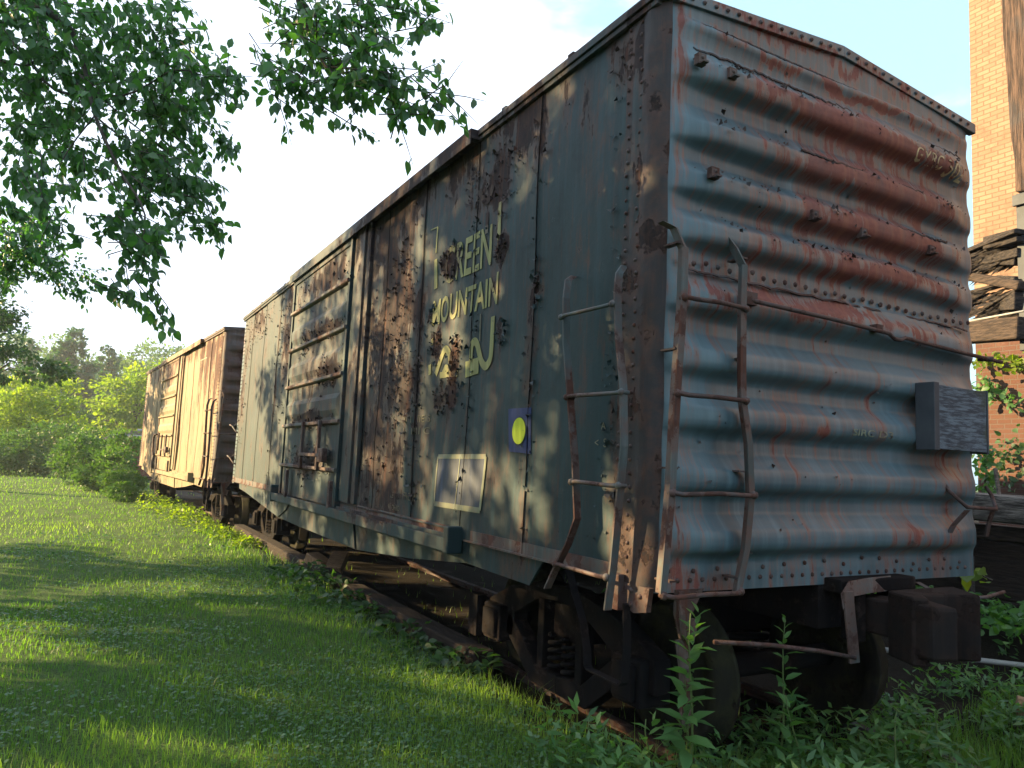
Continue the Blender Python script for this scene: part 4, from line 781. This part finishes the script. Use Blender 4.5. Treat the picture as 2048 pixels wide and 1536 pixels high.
# ------------------------------------------------------------------ overhanging branches
def over_tree():
    base = np.array([-6.6, 5.6, 0]); root = empty('overhanging_tree', base, label='broadleaf tree whose low branches hang in from the upper left', cat='tree')
    wood = MB(tuple(base)); wood.tube([(-6.6, 5.6, -.2), (-6.5, 5.5, 2), (-6.3, 5.4, 4.2), (-6.0, 5.2, 6.4), (-5.8, 5.0, 8)], [.26, .22, .19, .14, .06], 12)
    lf = Leafs()
    # (u, v, radius px, depth) foliage masses and the twigs that carry them
    bl = [(30, 40, 90, 5.2), (120, 40, 100, 5.4), (220, 50, 95, 5.2), (310, 60, 75, 5.0), (340, 130, 70, 4.9), (400, 150, 65, 4.7), (450, 170, 34, 4.6), (60, 160, 100, 5.6), (160, 170, 100, 5.4), (260, 190, 85, 5.1), (340, 230, 70, 5.3), (400, 280, 55, 5.6), (450, 285, 30, 5.6),
          (40, 270, 70, 5.8), (150, 290, 80, 5.4), (240, 300, 80, 5.0), (330, 330, 75, 5.0), (400, 380, 45, 5.0), (425, 445, 25, 4.9), (370, 430, 45, 4.9), (280, 400, 65, 4.8), (110, 400, 42, 4.6), (60, 350, 55, 4.8), (120, 460, 28, 4.5), (235, 450, 40, 4.6), (270, 520, 50, 4.4), (225, 580, 26, 4.3), (310, 585, 28, 4.3), (300, 470, 40, 4.5), (20, 400, 50, 5.5),
          (20, 470, 70, 8.0), (80, 510, 60, 8.2), (140, 560, 35, 8.2), (60, 440, 40, 8.4), (10, 540, 30, 8)]
    bl2 = [(545, 20, 28, 3.9), (590, 30, 48, 3.9), (640, 50, 52, 3.8), (680, 90, 55, 3.7), (620, 100, 45, 3.8), (540, 125, 22, 3.9), (590, 150, 45, 3.8), (590, 205, 35, 3.8), (650, 160, 55, 3.7), (720, 150, 60, 3.6), (690, 215, 36, 3.7), (770, 150, 45, 3.6), (790, 200, 42, 3.6), (800, 250, 22, 3.6), (840, 170, 35, 3.5), (880, 185, 22, 3.5), (740, 60, 45, 3.7), (820, 15, 34, 3.7), (840, 45, 18, 3.7), (730, 10, 40, 3.7)]
    for B, dens in ((bl, 1.0), (bl2, 1.5)):
        for (u, v, r, dpt) in B:
            if B is bl2: u -= 4
            c_ = bp(u, v, dpt); rr = r / FPX * dpt; Ls = (.072 if dpt > 4.1 else .062) if dpt < 7 else .06
            k = int(dens * (250 if dpt < 7 else 420) * (rr / .25) ** 2) + 14
            nt2 = max(3, k // 16); tw = c_ + unit(R.randn(nt2, 3)) * (R.rand(nt2) ** .5)[:, None] * rr * 1.05
            tdir = unit(R.randn(nt2, 3) * .5 + np.array([.6, -.35, -.45]))
            w_ = R.randint(0, nt2, k); s_ = R.rand(k)
            tl_ = .22 + .12 * R.rand(nt2); P = tw[w_] + tdir[w_] * (s_ * tl_[w_])[:, None] - tdir[w_] * .10 + R.randn(k, 3) * .02
            D = unit(tdir[w_] * .4 + R.randn(k, 3) * .5 + np.array([0, 0, -.75])); Nn = unit(R.randn(k, 3) * .7 + np.array([-.3, -.2, .8]))
            ll = Ls * (.45 + .85 * R.rand(k)); lf.add(*leaf_cards(P, D, Nn, ll, ll * .60, fold=.16, rich=True, rnd=np.clip(.45 + .3 * R.randn(k), 0, 1)))
            for i in range(nt2):
                a = tw[i] - tdir[i] * .12; wood.tube([tuple(a), tuple(tw[i] + tdir[i] * tl_[i] * .35 + np.array([0, 0, .008])), tuple(tw[i] + tdir[i] * tl_[i] * .72)], [.0035, .0025, .0012], 4)
    def limb(pp, r0, r1):
        pts = smoothpath([bp(*q_) for q_ in pp], 4); n_ = len(pts); wood.tube([tuple(x) for x in pts], [(r0 + (r1 - r0) * (i / (n_ - 1))) * (.42 if i > n_ * .35 else .6) for i in range(n_)], 7)
    limb([(-700, -250, 7.5), (-200, -80, 6.0), (90, 20, 5.4), (160, 110, 5.2), (190, 230, 5.0), (240, 340, 4.8), (290, 430, 4.6), (270, 530, 4.4)], .06, .006)
    limb([(-500, 150, 7.0), (-100, 60, 6.0), (30, 90, 5.7), (110, 180, 5.5), (250, 190, 5.1), (350, 140, 4.8), (440, 165, 4.6)], .045, .005)
    limb([(-400, 250, 6.4), (-60, 130, 5.6), (60, 130, 5.4), (85, 60, 5.4), (60, -60, 5.6)], .03, .012)
    limb([(160, 150, 5.2), (230, 220, 5.1), (330, 300, 5.2), (400, 380, 5.0), (425, 440, 4.9)], .014, .004)
    limb([(190, 230, 5.0), (120, 330, 4.8), (110, 440, 4.6)], .010, .003); limb([(200, 240, 5.0), (330, 330, 5.2), (440, 285, 5.6)], .010, .003)
    limb([(-500, 300, 9), (-100, 420, 8.4), (60, 500, 8.2), (160, 570, 8.2)], .02, .005)
    limb([(-900, -900, 7), (100, -420, 5), (520, -160, 4.2), (600, 20, 3.9), (650, 130, 3.7), (720, 170, 3.6), (860, 180, 3.5)], .05, .004)
    limb([(560, -60, 4.1), (640, 60, 3.8), (600, 150, 3.8), (590, 210, 3.8)], .012, .003); limb([(620, 60, 3.9), (740, 120, 3.65), (800, 245, 3.6)], .010, .003); limb([(620, -120, 4.0), (760, -20, 3.75), (840, 50, 3.7)], .012, .003)
    lf.build('leaves', LM_over, root, base); wood.build('trunk', M_bark, root)
over_tree()

# shade trees left of the path (most throw the dappled shade on the near boxcar)
for k, (x, y, cl, nl) in enumerate((
        (-10.5, 6.5, [(0, 0, 6.0, 3.2, 3.0, 2.6), (1.0, -1.5, 4.2, 2.6, 2.6, 2.2), (-.5, 1.5, 7.6, 2.2, 2.2, 1.6), (-1, -.5, 2.2, 2.5, 2.6, 1.6), (.5, 2.6, 3.4, 1.9, 2.0, 1.3)], 30000),
        (-11.0, 11.5, [(0, 0, 6.2, 3.0, 3.2, 2.8), (1.2, 1.5, 4.2, 2.6, 2.4, 1.9), (-.5, -1.5, 7.6, 2.4, 2.4, 1.6)], 20000),
        (-9.8, 1.5, [(0, 0, 5.4, 2.6, 2.8, 2.4), (-.5, 0, 2.6, 2.4, 2.8, 1.8), (0, 0, 7.4, 1.8, 1.8, 1.2)], 19000),
        (-9.0, -5.5, [(0, 0, 5.4, 2.6, 3.0, 2.4), (-.5, 0, 2.6, 2.4, 3.0, 1.8)], 15000),  # this and the next are added out of view, cutting sun and bounce light
        (-8.5, -11.5, [(0, 0, 5.4, 2.6, 3.0, 2.4), (-.5, 0, 2.6, 2.4, 3.0, 1.8)], 9000),
        (-11.5, 16.0, [(0, -.2, 6.2, 2.8, 2.2, 2.6), (1.0, -.8, 4.2, 2.2, 1.8, 1.8)], 7000))):
    tree('shade_tree', ('spreading tree shading the near end of the green boxcar', 'spreading tree shading the door of the green boxcar', 'spreading tree shading the foreground grass', 'spreading tree behind the viewer on the left', 'last spreading tree behind the viewer', 'smaller spreading tree where the shade on the boxcars ends')[k], (x, y, 0), cl, nl, .14, LM_dark, .24, group='trees left of the mown path', ragged=.17, per=120)

# dark bushes added beyond the track to block light under the cars
for k, y in enumerate((4.0, 6.6, 9.4, 12.2, 15.2)):
    tree('trackside_bush', ['dark bush behind the near wheels on the far side of the track', 'dark bush on the far side of the track beneath the panel with the yellow dot', 'dark bush on the far side of the track beneath the door', 'dark bush on the far side of the track left of the door', 'dark bush on the far side of the track at the gap between the cars'][k], (4.6 - .1 * k, y, 0), [(0, 0, .9, .9, 1.6, 1.0), (-.2, .3, .4, .8, 1.4, .5)], 4200, .16, LM_dark, .03, cat='bush', group='bushes on the far side of the track', ragged=.3)
# ------------------------------------------------------------------ background
tree('roadside_tree', 'dark leafy tree leaning in at the far left of the path', (-7.3, 27, 0), [(.6, 0, 6.2, 1.9, 2.0, 1.1), (1.6, -.5, 5.0, 1.7, 1.6, .75), (2.2, 0, 4.0, 1.9, 1.5, .5), (1.2, .5, 7.2, 1.2, 1.2, .6), (.5, 0, 3.0, 1.6, 1.5, .6)], 9000, .15, LM_dark, .16)
specs = [
    ('bushy_tree', 'bright yellow-green bushy tree left of the path end', (-5.6, 44, 0), [(0, 0, 2.6, 2.0, 1.8, 1.6), (1.8, .5, 3.4, 1.2, 1.2, 1.8), (-1.6, 0, 2.2, 1.6, 1.4, 1.5), (.4, 0, 4.0, 1.0, 1.0, .9)], 8500, .17, LM_bright, .08),
    ('bushy_tree', 'second yellow-green bush rising behind the dark far-left tree', (-8.6, 52, 0), [(0, 0, 3.0, 2.4, 2.0, 2.2), (1.5, 0, 4.4, 1.4, 1.4, 1.2)], 5500, .2, LM_bright, .08),
    ('green_shrub', 'blue-green shrub in front of the yellow bush', (-3.7, 38, 0), [(0, 0, 1.3, 1.5, 1.2, 1.2), (-1.3, .3, 1.1, 1.1, 1, 1.0), (1.1, 0, 1.0, 1.0, 1, .9)], 6500, .14, LM_shrub, .04),
    ('green_shrub', 'low blue-green shrub at the left edge where the path ends', (-6.2, 40, 0), [(0, 0, .9, 1.4, 1.2, 1.0), (-1.3, 0, 1.2, 1.2, 1, 1.1)], 4500, .14, LM_shrub, .04),
    ('green_shrub', 'soft green thicket midway between path and buff boxcar', (-2.5, 31, 0), [(0, 0, .9, 1.1, 1.1, 1.0), (.9, .6, .8, .9, .9, .9), (.2, 1.6, 1.3, 1.0, 1.0, .9)], 7000, .12, LM_shrub, .03),
    ('green_shrub', 'thicket crowding the far corner of the buff boxcar', (-1.6, 27.4, 0), [(0, 0, .75, .7, .9, .85), (-.5, -.6, .5, .6, .7, .55), (.3, .9, 1.2, .7, .7, .9)], 6500, .10, LM_shrub, .03),
    ('green_shrub', 'low leafy growth beside the buff boxcar skirt', (-1.25, 22.6, 0), [(0, 0, .35, .42, .9, .42), (-.2, -1.2, .25, .35, .7, .3), (-.2, 1.3, .45, .5, .8, .5)], 6000, .075, LM_shrub, .02),
    ('pine_tree', None, None, None, None, None, None, None)]
for s_ in specs[:-1]: tree(s_[0], s_[1], s_[2], s_[3], s_[4], s_[5], s_[6], s_[7], cat='tree' if 'tree' in s_[0] else 'shrub', group='bushes at the end of the path', ragged=.33, droop=.1)
def pine(loc, h, r, nl, label):
    cl = []; n_ = 12
    for i in range(n_):
        z = h * (.25 + .72 * i / (n_ - 1)); rr = r * (1 - .8 * i / (n_ - 1))
        for k in range(4): an = R.rand() * 6.28; cl.append((cos(an) * rr * .55, sin(an) * rr * .55, z, rr * .62, rr * .62, h * .035))
    return tree('pine_tree', label, loc, cl, nl * 2, .40, LM_pine, .10, trunk_top=h, group='tall conifers behind the bushes', ragged=.35, droop=.5, limbs=False)
pine((-4.6, 86, 0), 13.2, 4.2, 9000, 'tall layered conifer standing clear above the yellow bush')
pine((-1.0, 96, 0), 13.0, 3.4, 6000, 'narrower conifer right of the tall layered one')
pine((-9.5, 104, 0), 13.6, 3.4, 6000, 'conifer half hidden by the dark far-left tree')
bt = [((.6, 62, 0), [(0, 0, 5.0, 3.0, 2.5, 2.6), (1.8, 0, 6.4, 2.0, 2, 1.8), (-1.4, 0, 3.4, 1.8, 1.8, 2.2)], LM_bright, 'yellow-green round tree right behind the red shed'),
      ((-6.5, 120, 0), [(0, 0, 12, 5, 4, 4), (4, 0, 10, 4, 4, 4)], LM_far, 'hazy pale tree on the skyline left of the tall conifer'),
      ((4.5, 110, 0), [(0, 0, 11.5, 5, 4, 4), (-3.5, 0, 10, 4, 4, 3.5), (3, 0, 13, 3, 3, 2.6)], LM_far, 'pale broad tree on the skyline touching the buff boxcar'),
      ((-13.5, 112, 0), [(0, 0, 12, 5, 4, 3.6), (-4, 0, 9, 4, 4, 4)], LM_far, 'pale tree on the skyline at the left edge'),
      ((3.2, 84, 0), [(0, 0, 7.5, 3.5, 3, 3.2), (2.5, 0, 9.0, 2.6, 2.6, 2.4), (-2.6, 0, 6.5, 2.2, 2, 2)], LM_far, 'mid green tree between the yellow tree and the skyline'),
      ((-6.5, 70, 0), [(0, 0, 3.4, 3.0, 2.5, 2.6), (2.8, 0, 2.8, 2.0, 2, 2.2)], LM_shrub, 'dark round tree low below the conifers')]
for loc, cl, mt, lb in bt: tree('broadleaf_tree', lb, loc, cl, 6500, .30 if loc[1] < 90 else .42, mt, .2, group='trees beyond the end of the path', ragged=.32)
# wooded hill
hx = np.linspace(-120, 160, 60); hy = np.linspace(125, 260, 20); HX, HY = np.meshgrid(hx, hy, indexing='ij')
HZ = 7.5 * ss(HY, 125, 200) + 1.6 * np.sin(HX * .05) + 1.0 * np.sin(HX * .13 + 1)
hill = grid_mesh('hill', np.stack([HX, HY, HZ - 1.5], -1), m, None); tag(hill, None, None, None, 'structure')
lf = Leafs()
for i in range(150):
    x = R.uniform(-75, 60); y = R.uniform(128, 190); z = 7.5 * float(ss(np.array(y), 125, 200)) + 1.6 * sin(x * .05) - 1.5; rr = R.uniform(2.6, 4.4); h = R.uniform(6, 10.0)
    P, d = sample_ell((x, y, z + h - rr * .6), (rr, rr, rr * 1.15), 340, .6); lf.add(*leaf_cards(P, unit(d + R.randn(340, 3) * .5), unit(d + np.array([0, 0, .6]) + R.randn(340, 3) * .4), .75, .6, rnd=np.clip(R.rand() * .7 + .3 * R.rand(340), 0, 1)))
    P, d = sample_ell((x, y, z + h * .4), (rr * .8, rr * .8, h * .4), 120, .5); lf.add(*leaf_cards(P, d, unit(R.randn(120, 3)), .8, .7, rnd=R.rand(120) * .4))
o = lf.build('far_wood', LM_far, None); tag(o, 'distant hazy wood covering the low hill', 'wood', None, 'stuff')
# derelict shed beyond the thicket
sh = empty('derelict_shed', (.2, 42, 0), label='low faded red shed with a brown-grey roof beyond the thicket', cat='shed')
q = MB((.2, 42, 0)); q.box(-1.4, 4.0, 42, 45, 0, 1.95); q.build('wall', M_redwall, sh)
q = MB((.2, 42, 0)); q.prism([(-1.7, 41.6, 1.90), (4.2, 41.6, 1.95), (4.2, 41.6, 2.10), (.6, 41.6, 2.16), (.0, 41.6, 2.36), (-.7, 41.6, 2.40), (-1.4, 41.6, 2.1)], (0, 4, 0)); q.build('roof', M_tarp, sh)
q = MB((.2, 42, 0)); q.tube([(-.2, 41.4, 2.42), (4.2, 41.4, 2.30)], .07, 8); q.tube([(-1.5, 41.4, 2.1), (4.2, 41.4, 2.12)], .05, 8); q.build('pipe', M_pipe, sh)

# ------------------------------------------------------------------ weeds with upright stems
def weed(name, label, loc, h, L, n, lean=(0, 0), tone=.5, cat='weed', group='tall weeds at the end of the boxcar', start=.15, bright=False):
    loc = np.array(loc, float); root = empty(name, loc, label=label, cat=cat, group=group); lf = Leafs(); t = np.linspace(start, 1, n); an = np.arange(n) * 2.4 + R.rand() * 6
    wob = .03 * np.sin(t * 5 + R.rand() * 6); px = lean[0] * t ** 1.5 + wob; py = lean[1] * t ** 1.5; P = np.stack([px, py, t * h], -1)
    D = np.stack([np.cos(an), np.sin(an), .15 + .9 * t ** 4 + .2 * R.randn(n)], -1); ll = L * (1.05 - .65 * t ** 2.5) * (.8 + .4 * R.rand(n))
    lf.add(*leaf_cards(P, D, unit(np.array([0, 0, 1.]) + R.randn(n, 3) * .25), ll, ll * .36, fold=.12, rich=True, rnd=np.clip(tone + .6 * t ** 4 + .15 * R.randn(n), 0, 1)))
    lf.build('leaves', LM_weed if not bright else LM_bright, root)
    mb = MB(); tt = np.linspace(0, 1, 7); mb.tube([(lean[0] * a ** 1.5 + .03 * sin(a * 5), lean[1] * a ** 1.5, a * h) for a in tt], [.006 * (1.2 - a) + .0015 for a in tt], 5); mb.build('stem', LM_stem, root)
    return root
LM_stem = simple('green_stem', (0.06, 0.10, 0.03), (0.09, 0.13, 0.04), 9, .6)
gp = lambda u, v, z=0.0: (lambda d: CAM + d * ((z - CAM[2]) / d[2]))(RC @ np.array([(u - 1024) / FPX, -(v - 768) / FPX, -1.0]))
wp = [((.16, -.12, 0), .90, .17, 40, (.02, -.02), 'tallest leafy weed rising before the near wheel'), ((.20, -.05, 0), .82, .15, 30, (.05, .03), 'slightly shorter weed twined beside the tallest one'),
      ((.98, .04, 0), .90, .14, 28, (.06, -.02), 'slender weed under the middle of the car end'), ((.98, -.1, 0), .52, .17, 20, (-.05, .02), 'broad weed left of the slender middle one'), ((1.35, -.38, 0), .48, .13, 20, (.10, .0), 'small pale weed right of the middle, leaning right'),
      ((.05, .05, 0), .36, .15, 16, (0, -.03), 'low weed at the foot of the corner step'), ((-.12, .3, 0), .30, .12, 14, (.03, 0), 'thin weed left of the corner step'), ((2.05, -.2, 0), .34, .12, 14, (.05, 0), 'short weed below the coupler'), ((.62, -.55, 0), .34, .18, 16, (.06, -.05), 'bright broad weed at the bottom centre'), ((.25, -.62, 0), .28, .16, 14, (-.06, -.02), 'bright low weed left of the bottom centre')]
for (loc, h, L, n, ln, lb) in wp: weed('tall_weed', lb, (loc[0], loc[1], float(ground_h(loc[0], loc[1]))), h, L, n, ln)
# leafy clumps creeping along the near side of the track
lows = []
def clump(name, label, loc, r, h, n, L, mat, group):
    root = empty(name, loc, label=label, cat='plant', group=group); lf = Leafs(); a = R.rand(n) * 6.28; q_ = R.rand(n) ** .5 * r
    P = np.stack([np.cos(a) * q_, np.sin(a) * q_, h * (1 - (q_ / r) ** 2) * (.35 + .65 * R.rand(n)) + .01], -1)
    D = unit(np.stack([np.cos(a), np.sin(a), R.randn(n) * .4 - .1], -1) + R.randn(n, 3) * .3); ll = L * (.6 + .8 * R.rand(n))
    lf.add(*leaf_cards(P, D, unit(np.array([0, 0, 1.]) + R.randn(n, 3) * .35), ll, ll * .75, fold=.10, rich=True, rnd=R.rand(n))); lf.build('leaves', mat, root); return root
kk = 0
for (x, y, r, h, n) in ((-.02, 6.5, .42, .34, 170), (.12, 5.9, .36, .22, 120), (.05, 5.1, .34, .18, 110), (.12, 4.4, .32, .14, 100), (.15, 3.6, .28, .15, 90), (.02, 3.0, .26, .10, 80), (.2, 2.4, .26, .16, 80), (.0, 7.4, .3, .14, 80)):
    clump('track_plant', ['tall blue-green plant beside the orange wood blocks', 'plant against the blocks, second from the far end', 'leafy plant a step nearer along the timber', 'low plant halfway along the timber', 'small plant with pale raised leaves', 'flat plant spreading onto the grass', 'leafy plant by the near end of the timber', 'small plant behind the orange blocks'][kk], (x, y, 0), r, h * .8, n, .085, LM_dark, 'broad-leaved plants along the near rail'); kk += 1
sunny = [(-.35, 13.9, .4, .4), (-.5, 15.0, .5, .42), (-.6, 16.2, .45, .5), (-.8, 17.5, .5, .45), (-.25, 12.8, .35, .25), (-.1, 11.6, .35, .2), (0.0, 10.4, .3, .18), (-.9, 19.0, .5, .5)]
for k, (x, y, r, h) in enumerate(sunny):
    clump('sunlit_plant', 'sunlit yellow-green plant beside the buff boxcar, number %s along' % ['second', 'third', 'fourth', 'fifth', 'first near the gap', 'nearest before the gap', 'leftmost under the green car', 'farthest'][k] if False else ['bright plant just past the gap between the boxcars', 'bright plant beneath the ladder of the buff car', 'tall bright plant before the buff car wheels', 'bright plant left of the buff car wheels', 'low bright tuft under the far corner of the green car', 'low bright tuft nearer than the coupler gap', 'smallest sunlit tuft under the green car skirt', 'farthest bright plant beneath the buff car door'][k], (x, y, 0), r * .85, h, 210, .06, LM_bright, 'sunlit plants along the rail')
# ivy on the dock, vines on the brick wall
def spread(name, label, pts, n, s, L, mat, cat, nrm=(0, 0, 1), z=None, group=None):
    base = np.array(pts[0], float); root = empty(name, base, label=label, cat=cat, group=group); lf = Leafs(); pts = np.array(pts, float)
    seg = R.randint(0, len(pts) - 1, n); t = R.rand(n)[:, None]; P = pts[seg] * (1 - t) + pts[seg + 1] * t + R.randn(n, 3) * np.array(s) - base
    D = unit(R.randn(n, 3) + np.array([-.3, -.2, -.3])); lf.add(*leaf_cards(P, D, unit(np.array(nrm, float) + R.randn(n, 3) * .5), L * (.6 + .7 * R.rand(n)), L * .7 * (.6 + .7 * R.rand(n)), rich=True, fold=.1)); lf.build('leaves', mat, root)
    mb = MB(); mb.tube([tuple(p_ - base) for p_ in pts], .006, 5); mb.build('stem', M_bark, root); return root
spread('ground_ivy', 'bright green ivy bed at the foot of the dock', [(4.6, 1.6, .50), (4.55, .9, .50), (4.4, .2, .42), (4.5, -.6, .40)], 1000, (.24, .3, .04), .085, LM_weed, 'ivy')
def w9(u, v, x=9.3): a_ = backp(u, v, x); return (x, a_[0], a_[1])
spread('wall_vine', 'pale green vine trailing across the sunlit brick', [w9(1960, 722), w9(2000, 720), w9(2045, 735)], 70, (.05, .10, .07), .13, LM_bright, 'vine', (-1, 0, .3))
spread('wall_vine', 'second pale vine spray just right of the grab bar', [w9(1955, 760), w9(1975, 780), w9(2030, 805)], 70, (.05, .10, .07), .12, LM_weed, 'vine', (-1, 0, .3))
spread('wall_vine', 'dense green creeper climbing behind the dock timbers', [(6.6, *backp(1968, 985, 6.6)), (6.6, *backp(1972, 940, 6.6)), (6.6, *backp(1975, 905, 6.6))], 130, (.07, .06, .07), .08, LM_weed, 'vine', (-1, 0, .3))
spread('wall_vine', 'dark creeper in shade on the lower brick wall', [w9(1990, 960), w9(2020, 900), w9(2045, 930)], 130, (.04, .22, .2), .10, LM_dark, 'vine', (-1, 0, .3))
# leaf spray in front of the brown boards
spread('leaf_spray', 'few fresh green leaves hanging before the brown dock boards', [(3.4, *backp(1935, 1135, 3.4)), (3.4, *backp(1955, 1148, 3.4)), (3.4, *backp(1985, 1160, 3.4))], 11, (.03, .05, .02), .12, LM_bright, 'leaves', (-1, -.3, .8))

# ------------------------------------------------------------------ grass
def scatter(n, dmin, dmax, az0=-40, az1=40):
    d = np.exp(R.uniform(math.log(dmin), math.log(dmax), n)); az = np.radians(R.uniform(az0, az1, n)) + .51565
    return CAM[0] + np.sin(az) * d, CAM[1] + np.cos(az) * d, d
def blades(n, dmin, dmax, hfun, simple_=False, az=(-40, 40), filt=None, tone=None, lean=.5):
    x, y, d = scatter(n, dmin, dmax, *az); keep = ~((x > .35) & (y > .25) & (R.rand(n) < .93)) & ~((x > 0.0) & (y > .6) & (R.rand(n) < .5))
    if filt is not None: keep &= filt(x, y)
    x, y, d = x[keep], y[keep], d[keep]; n = len(x)
    pn = np.array([mnoise.noise(Vector((a * .9, b * .9, 0))) for a, b in zip(x, y)]); pn2 = np.array([mnoise.noise(Vector((a * .25, b * .25, 4))) for a, b in zip(x, y)])
    h = hfun(x, y, d) * (.55 + .8 * R.rand(n)) * (1 + .5 * pn); wd = np.maximum(.0035, .00085 * d) * (.7 + .6 * R.rand(n)); z = ground_h(x, y) - .01
    a = R.rand(n) * 2 * pi; s = np.stack([np.cos(a), np.sin(a), 0 * a], -1); b = a + pi / 2 + R.randn(n) * .6; dr = np.stack([np.cos(b), np.sin(b), 0 * b], -1); ln = (lean * R.rand(n) * h)[:, None]
    P = np.stack([x, y, z], -1); up = np.array([0, 0, 1.]) ; hh = h[:, None]; ww = wd[:, None]
    rnd = np.clip(.45 + .7 * pn + .7 * pn2 + .24 * R.randn(n), 0, 1)
    if simple_:
        V = np.stack([P - s * ww / 2, P + s * ww / 2, P + dr * ln + up * hh], 1).reshape(-1, 3); F = np.arange(3 * n).reshape(-1, 3); return V, F, np.repeat(rnd, 3)
    V = np.stack([P - s * ww / 2, P + s * ww / 2, P + dr * ln * .35 + up * hh * .6 - s * ww * .4, P + dr * ln * .35 + up * hh * .6 + s * ww * .4, P + dr * ln * 1.1 + up * hh * .95], 1).reshape(-1, 3)
    bb = np.arange(n)[:, None] * 5; F = np.concatenate([bb + np.array([q_]) for q_ in ([0, 1, 3], [0, 3, 2], [2, 3, 4])], 0); return V, F, np.repeat(rnd, 5)
g = Leafs()
def hf(x, y, d):
    base = .040 + .0011 * d; edge = ss(x, -.5, .1) * .02 * ss(y, .3, 2); front = ss(x, -.1, .5) * ss(-y, -.6, .2) * .10
    return base + edge + front
g.add(*blades(95000, 1.9, 9, hf)); g.add(*blades(90000, 8, 70, hf, True)); g.add(*blades(14000, 2.0, 6, lambda x, y, d: .09 + 0 * x + .10 * ss(x, 0, .5), lean=.9, az=(-40, 40)))
g.add(*blades(16000, 1.8, 7.5, lambda x, y, d: .15 + 0 * x, lean=1.1, az=(-2, 42), filt=lambda x, y: (y < .55 + .25 * np.sin(x * 3)) & (x > -.15)))
g.add(*blades(22000, 2.5, 16, lambda x, y, d: .06 + .004 * d + 0 * x, lean=.9, az=(-32, 8), filt=lambda x, y: (x > -.55) & (x < .34) & (y > -.2)))

go = g.build('grass', LM_grass, None); tag(go, 'short mown grass with taller tufts by the track', 'grass', None, 'stuff')
cl = Leafs()
x, y, d = scatter(90000, 2.2, 16); pn = np.array([mnoise.noise(Vector((a * .7 + 9, b * .7, 2))) for a, b in zip(x, y)])
wgt = .25 + pn * 1.6 + .7 * np.exp(-((x + .7) / 1.0) ** 2) * (y > 1.0) * (y < 9); keep = (R.rand(len(x)) < wgt) & ~((x > .2) & (y > .2)); x, y, d = x[keep], y[keep], d[keep]; n = len(x)
P = np.stack([x, y, ground_h(x, y) + .012 + .03 * R.rand(n)], -1); a = R.rand(n) * 6.28; D = np.stack([np.cos(a), np.sin(a), R.randn(n) * .25], -1)
L_ = (.016 + .0016 * d) * (.6 + .8 * R.rand(n)); cl.add(*leaf_cards(P, D, unit(np.array([0, 0, 1.]) + R.randn(n, 3) * .35), L_, L_ * .9, fold=.06))
co = cl.build('clover', LM_clover, None); tag(co, 'low clover and broad leaves spread through the lawn', 'clover', None, 'stuff')
# tangle of low broad leaves under the end of the car and at the right
cl = Leafs(); x = R.uniform(-.3, 4.4, 13000); y = R.uniform(-1.5, .6, 13000); pn = np.array([mnoise.noise(Vector((a * 1.6, b * 1.6, 7))) for a, b in zip(x, y)]); keep = pn > -.12; x, y, pn = x[keep], y[keep], pn[keep]; n = len(x)
P = np.stack([x, y, ground_h(x, y) + (.02 + .30 * R.rand(n) ** 1.6) * (.65 + pn)], -1); a = R.rand(n) * 6.28; D = np.stack([np.cos(a), np.sin(a), .35 + R.randn(n) * .4], -1); L_ = .05 + .06 * R.rand(n)
cl.add(*leaf_cards(P, D, unit(np.array([0, 0, 1.]) + R.randn(n, 3) * .45), L_, L_ * .32, fold=.1)); o = cl.build('weed_tangle', LM_weed, None); tag(o, 'tangle of low weeds under the ribbed end of the boxcar', 'weeds', None, 'stuff')

# ------------------------------------------------------------------ summer haze
q = MB(); q.box(-310, 310, -125, 505, -3, 19); hm = bpy.data.materials.new('haze_air'); hm.use_nodes = True; ht = hm.node_tree; ht.nodes.clear()
ho = NN(ht, 'ShaderNodeOutputMaterial'); hv = NN(ht, 'ShaderNodeVolumePrincipled'); hv.inputs['Color'].default_value = (.9, .95, 1, 1); hv.inputs['Density'].default_value = .0008; hv.inputs['Anisotropy'].default_value = .3
LK(ht, hv.outputs[0], ho.inputs['Volume']); o = q.build('haze', hm); tag(o, None, None, None, 'stuff')

# ------------------------------------------------------------------ separate pieces become parts of their own
def split_loose(o):
    me = o.data; n = len(me.vertices); par = list(range(n))
    def find(a):
        while par[a] != a: par[a] = par[par[a]]; a = par[a]
        return a
    for p in me.polygons:
        vs = list(p.vertices); r0 = find(vs[0])
        for v in vs[1:]:
            r1 = find(v)
            if r1 != r0: par[r1] = r0
    groups = {}
    for p in me.polygons: groups.setdefault(find(p.vertices[0]), []).append(p)
    if len(groups) < 2: return
    first_ = True
    for g_ in groups.values():
        used = sorted({v for p in g_ for v in p.vertices}); mp_ = {v: i for i, v in enumerate(used)}
        nm = bpy.data.meshes.new(me.name); nm.from_pydata([tuple(me.vertices[v].co) for v in used], [], [[mp_[v] for v in p.vertices] for p in g_])
        nm.polygons.foreach_set('use_smooth', [p.use_smooth for p in g_]); nm.materials.append(me.materials[0]); nm.update()
        if first_: keep = nm; first_ = False
        else:
            c_ = o.copy(); c_.data = nm; COL.objects.link(c_)
    o.data = keep
for o in list(sc.objects):
    if o.type == 'MESH' and o.name.split('.')[0] in ('gusset_plate', 'door_guide', 'ladder_bracket', 'pressed_panel', 'door_frame', 'door_post', 'pipe', 'emblem', 'metal_sheet', 'rod_bracket'): split_loose(o)
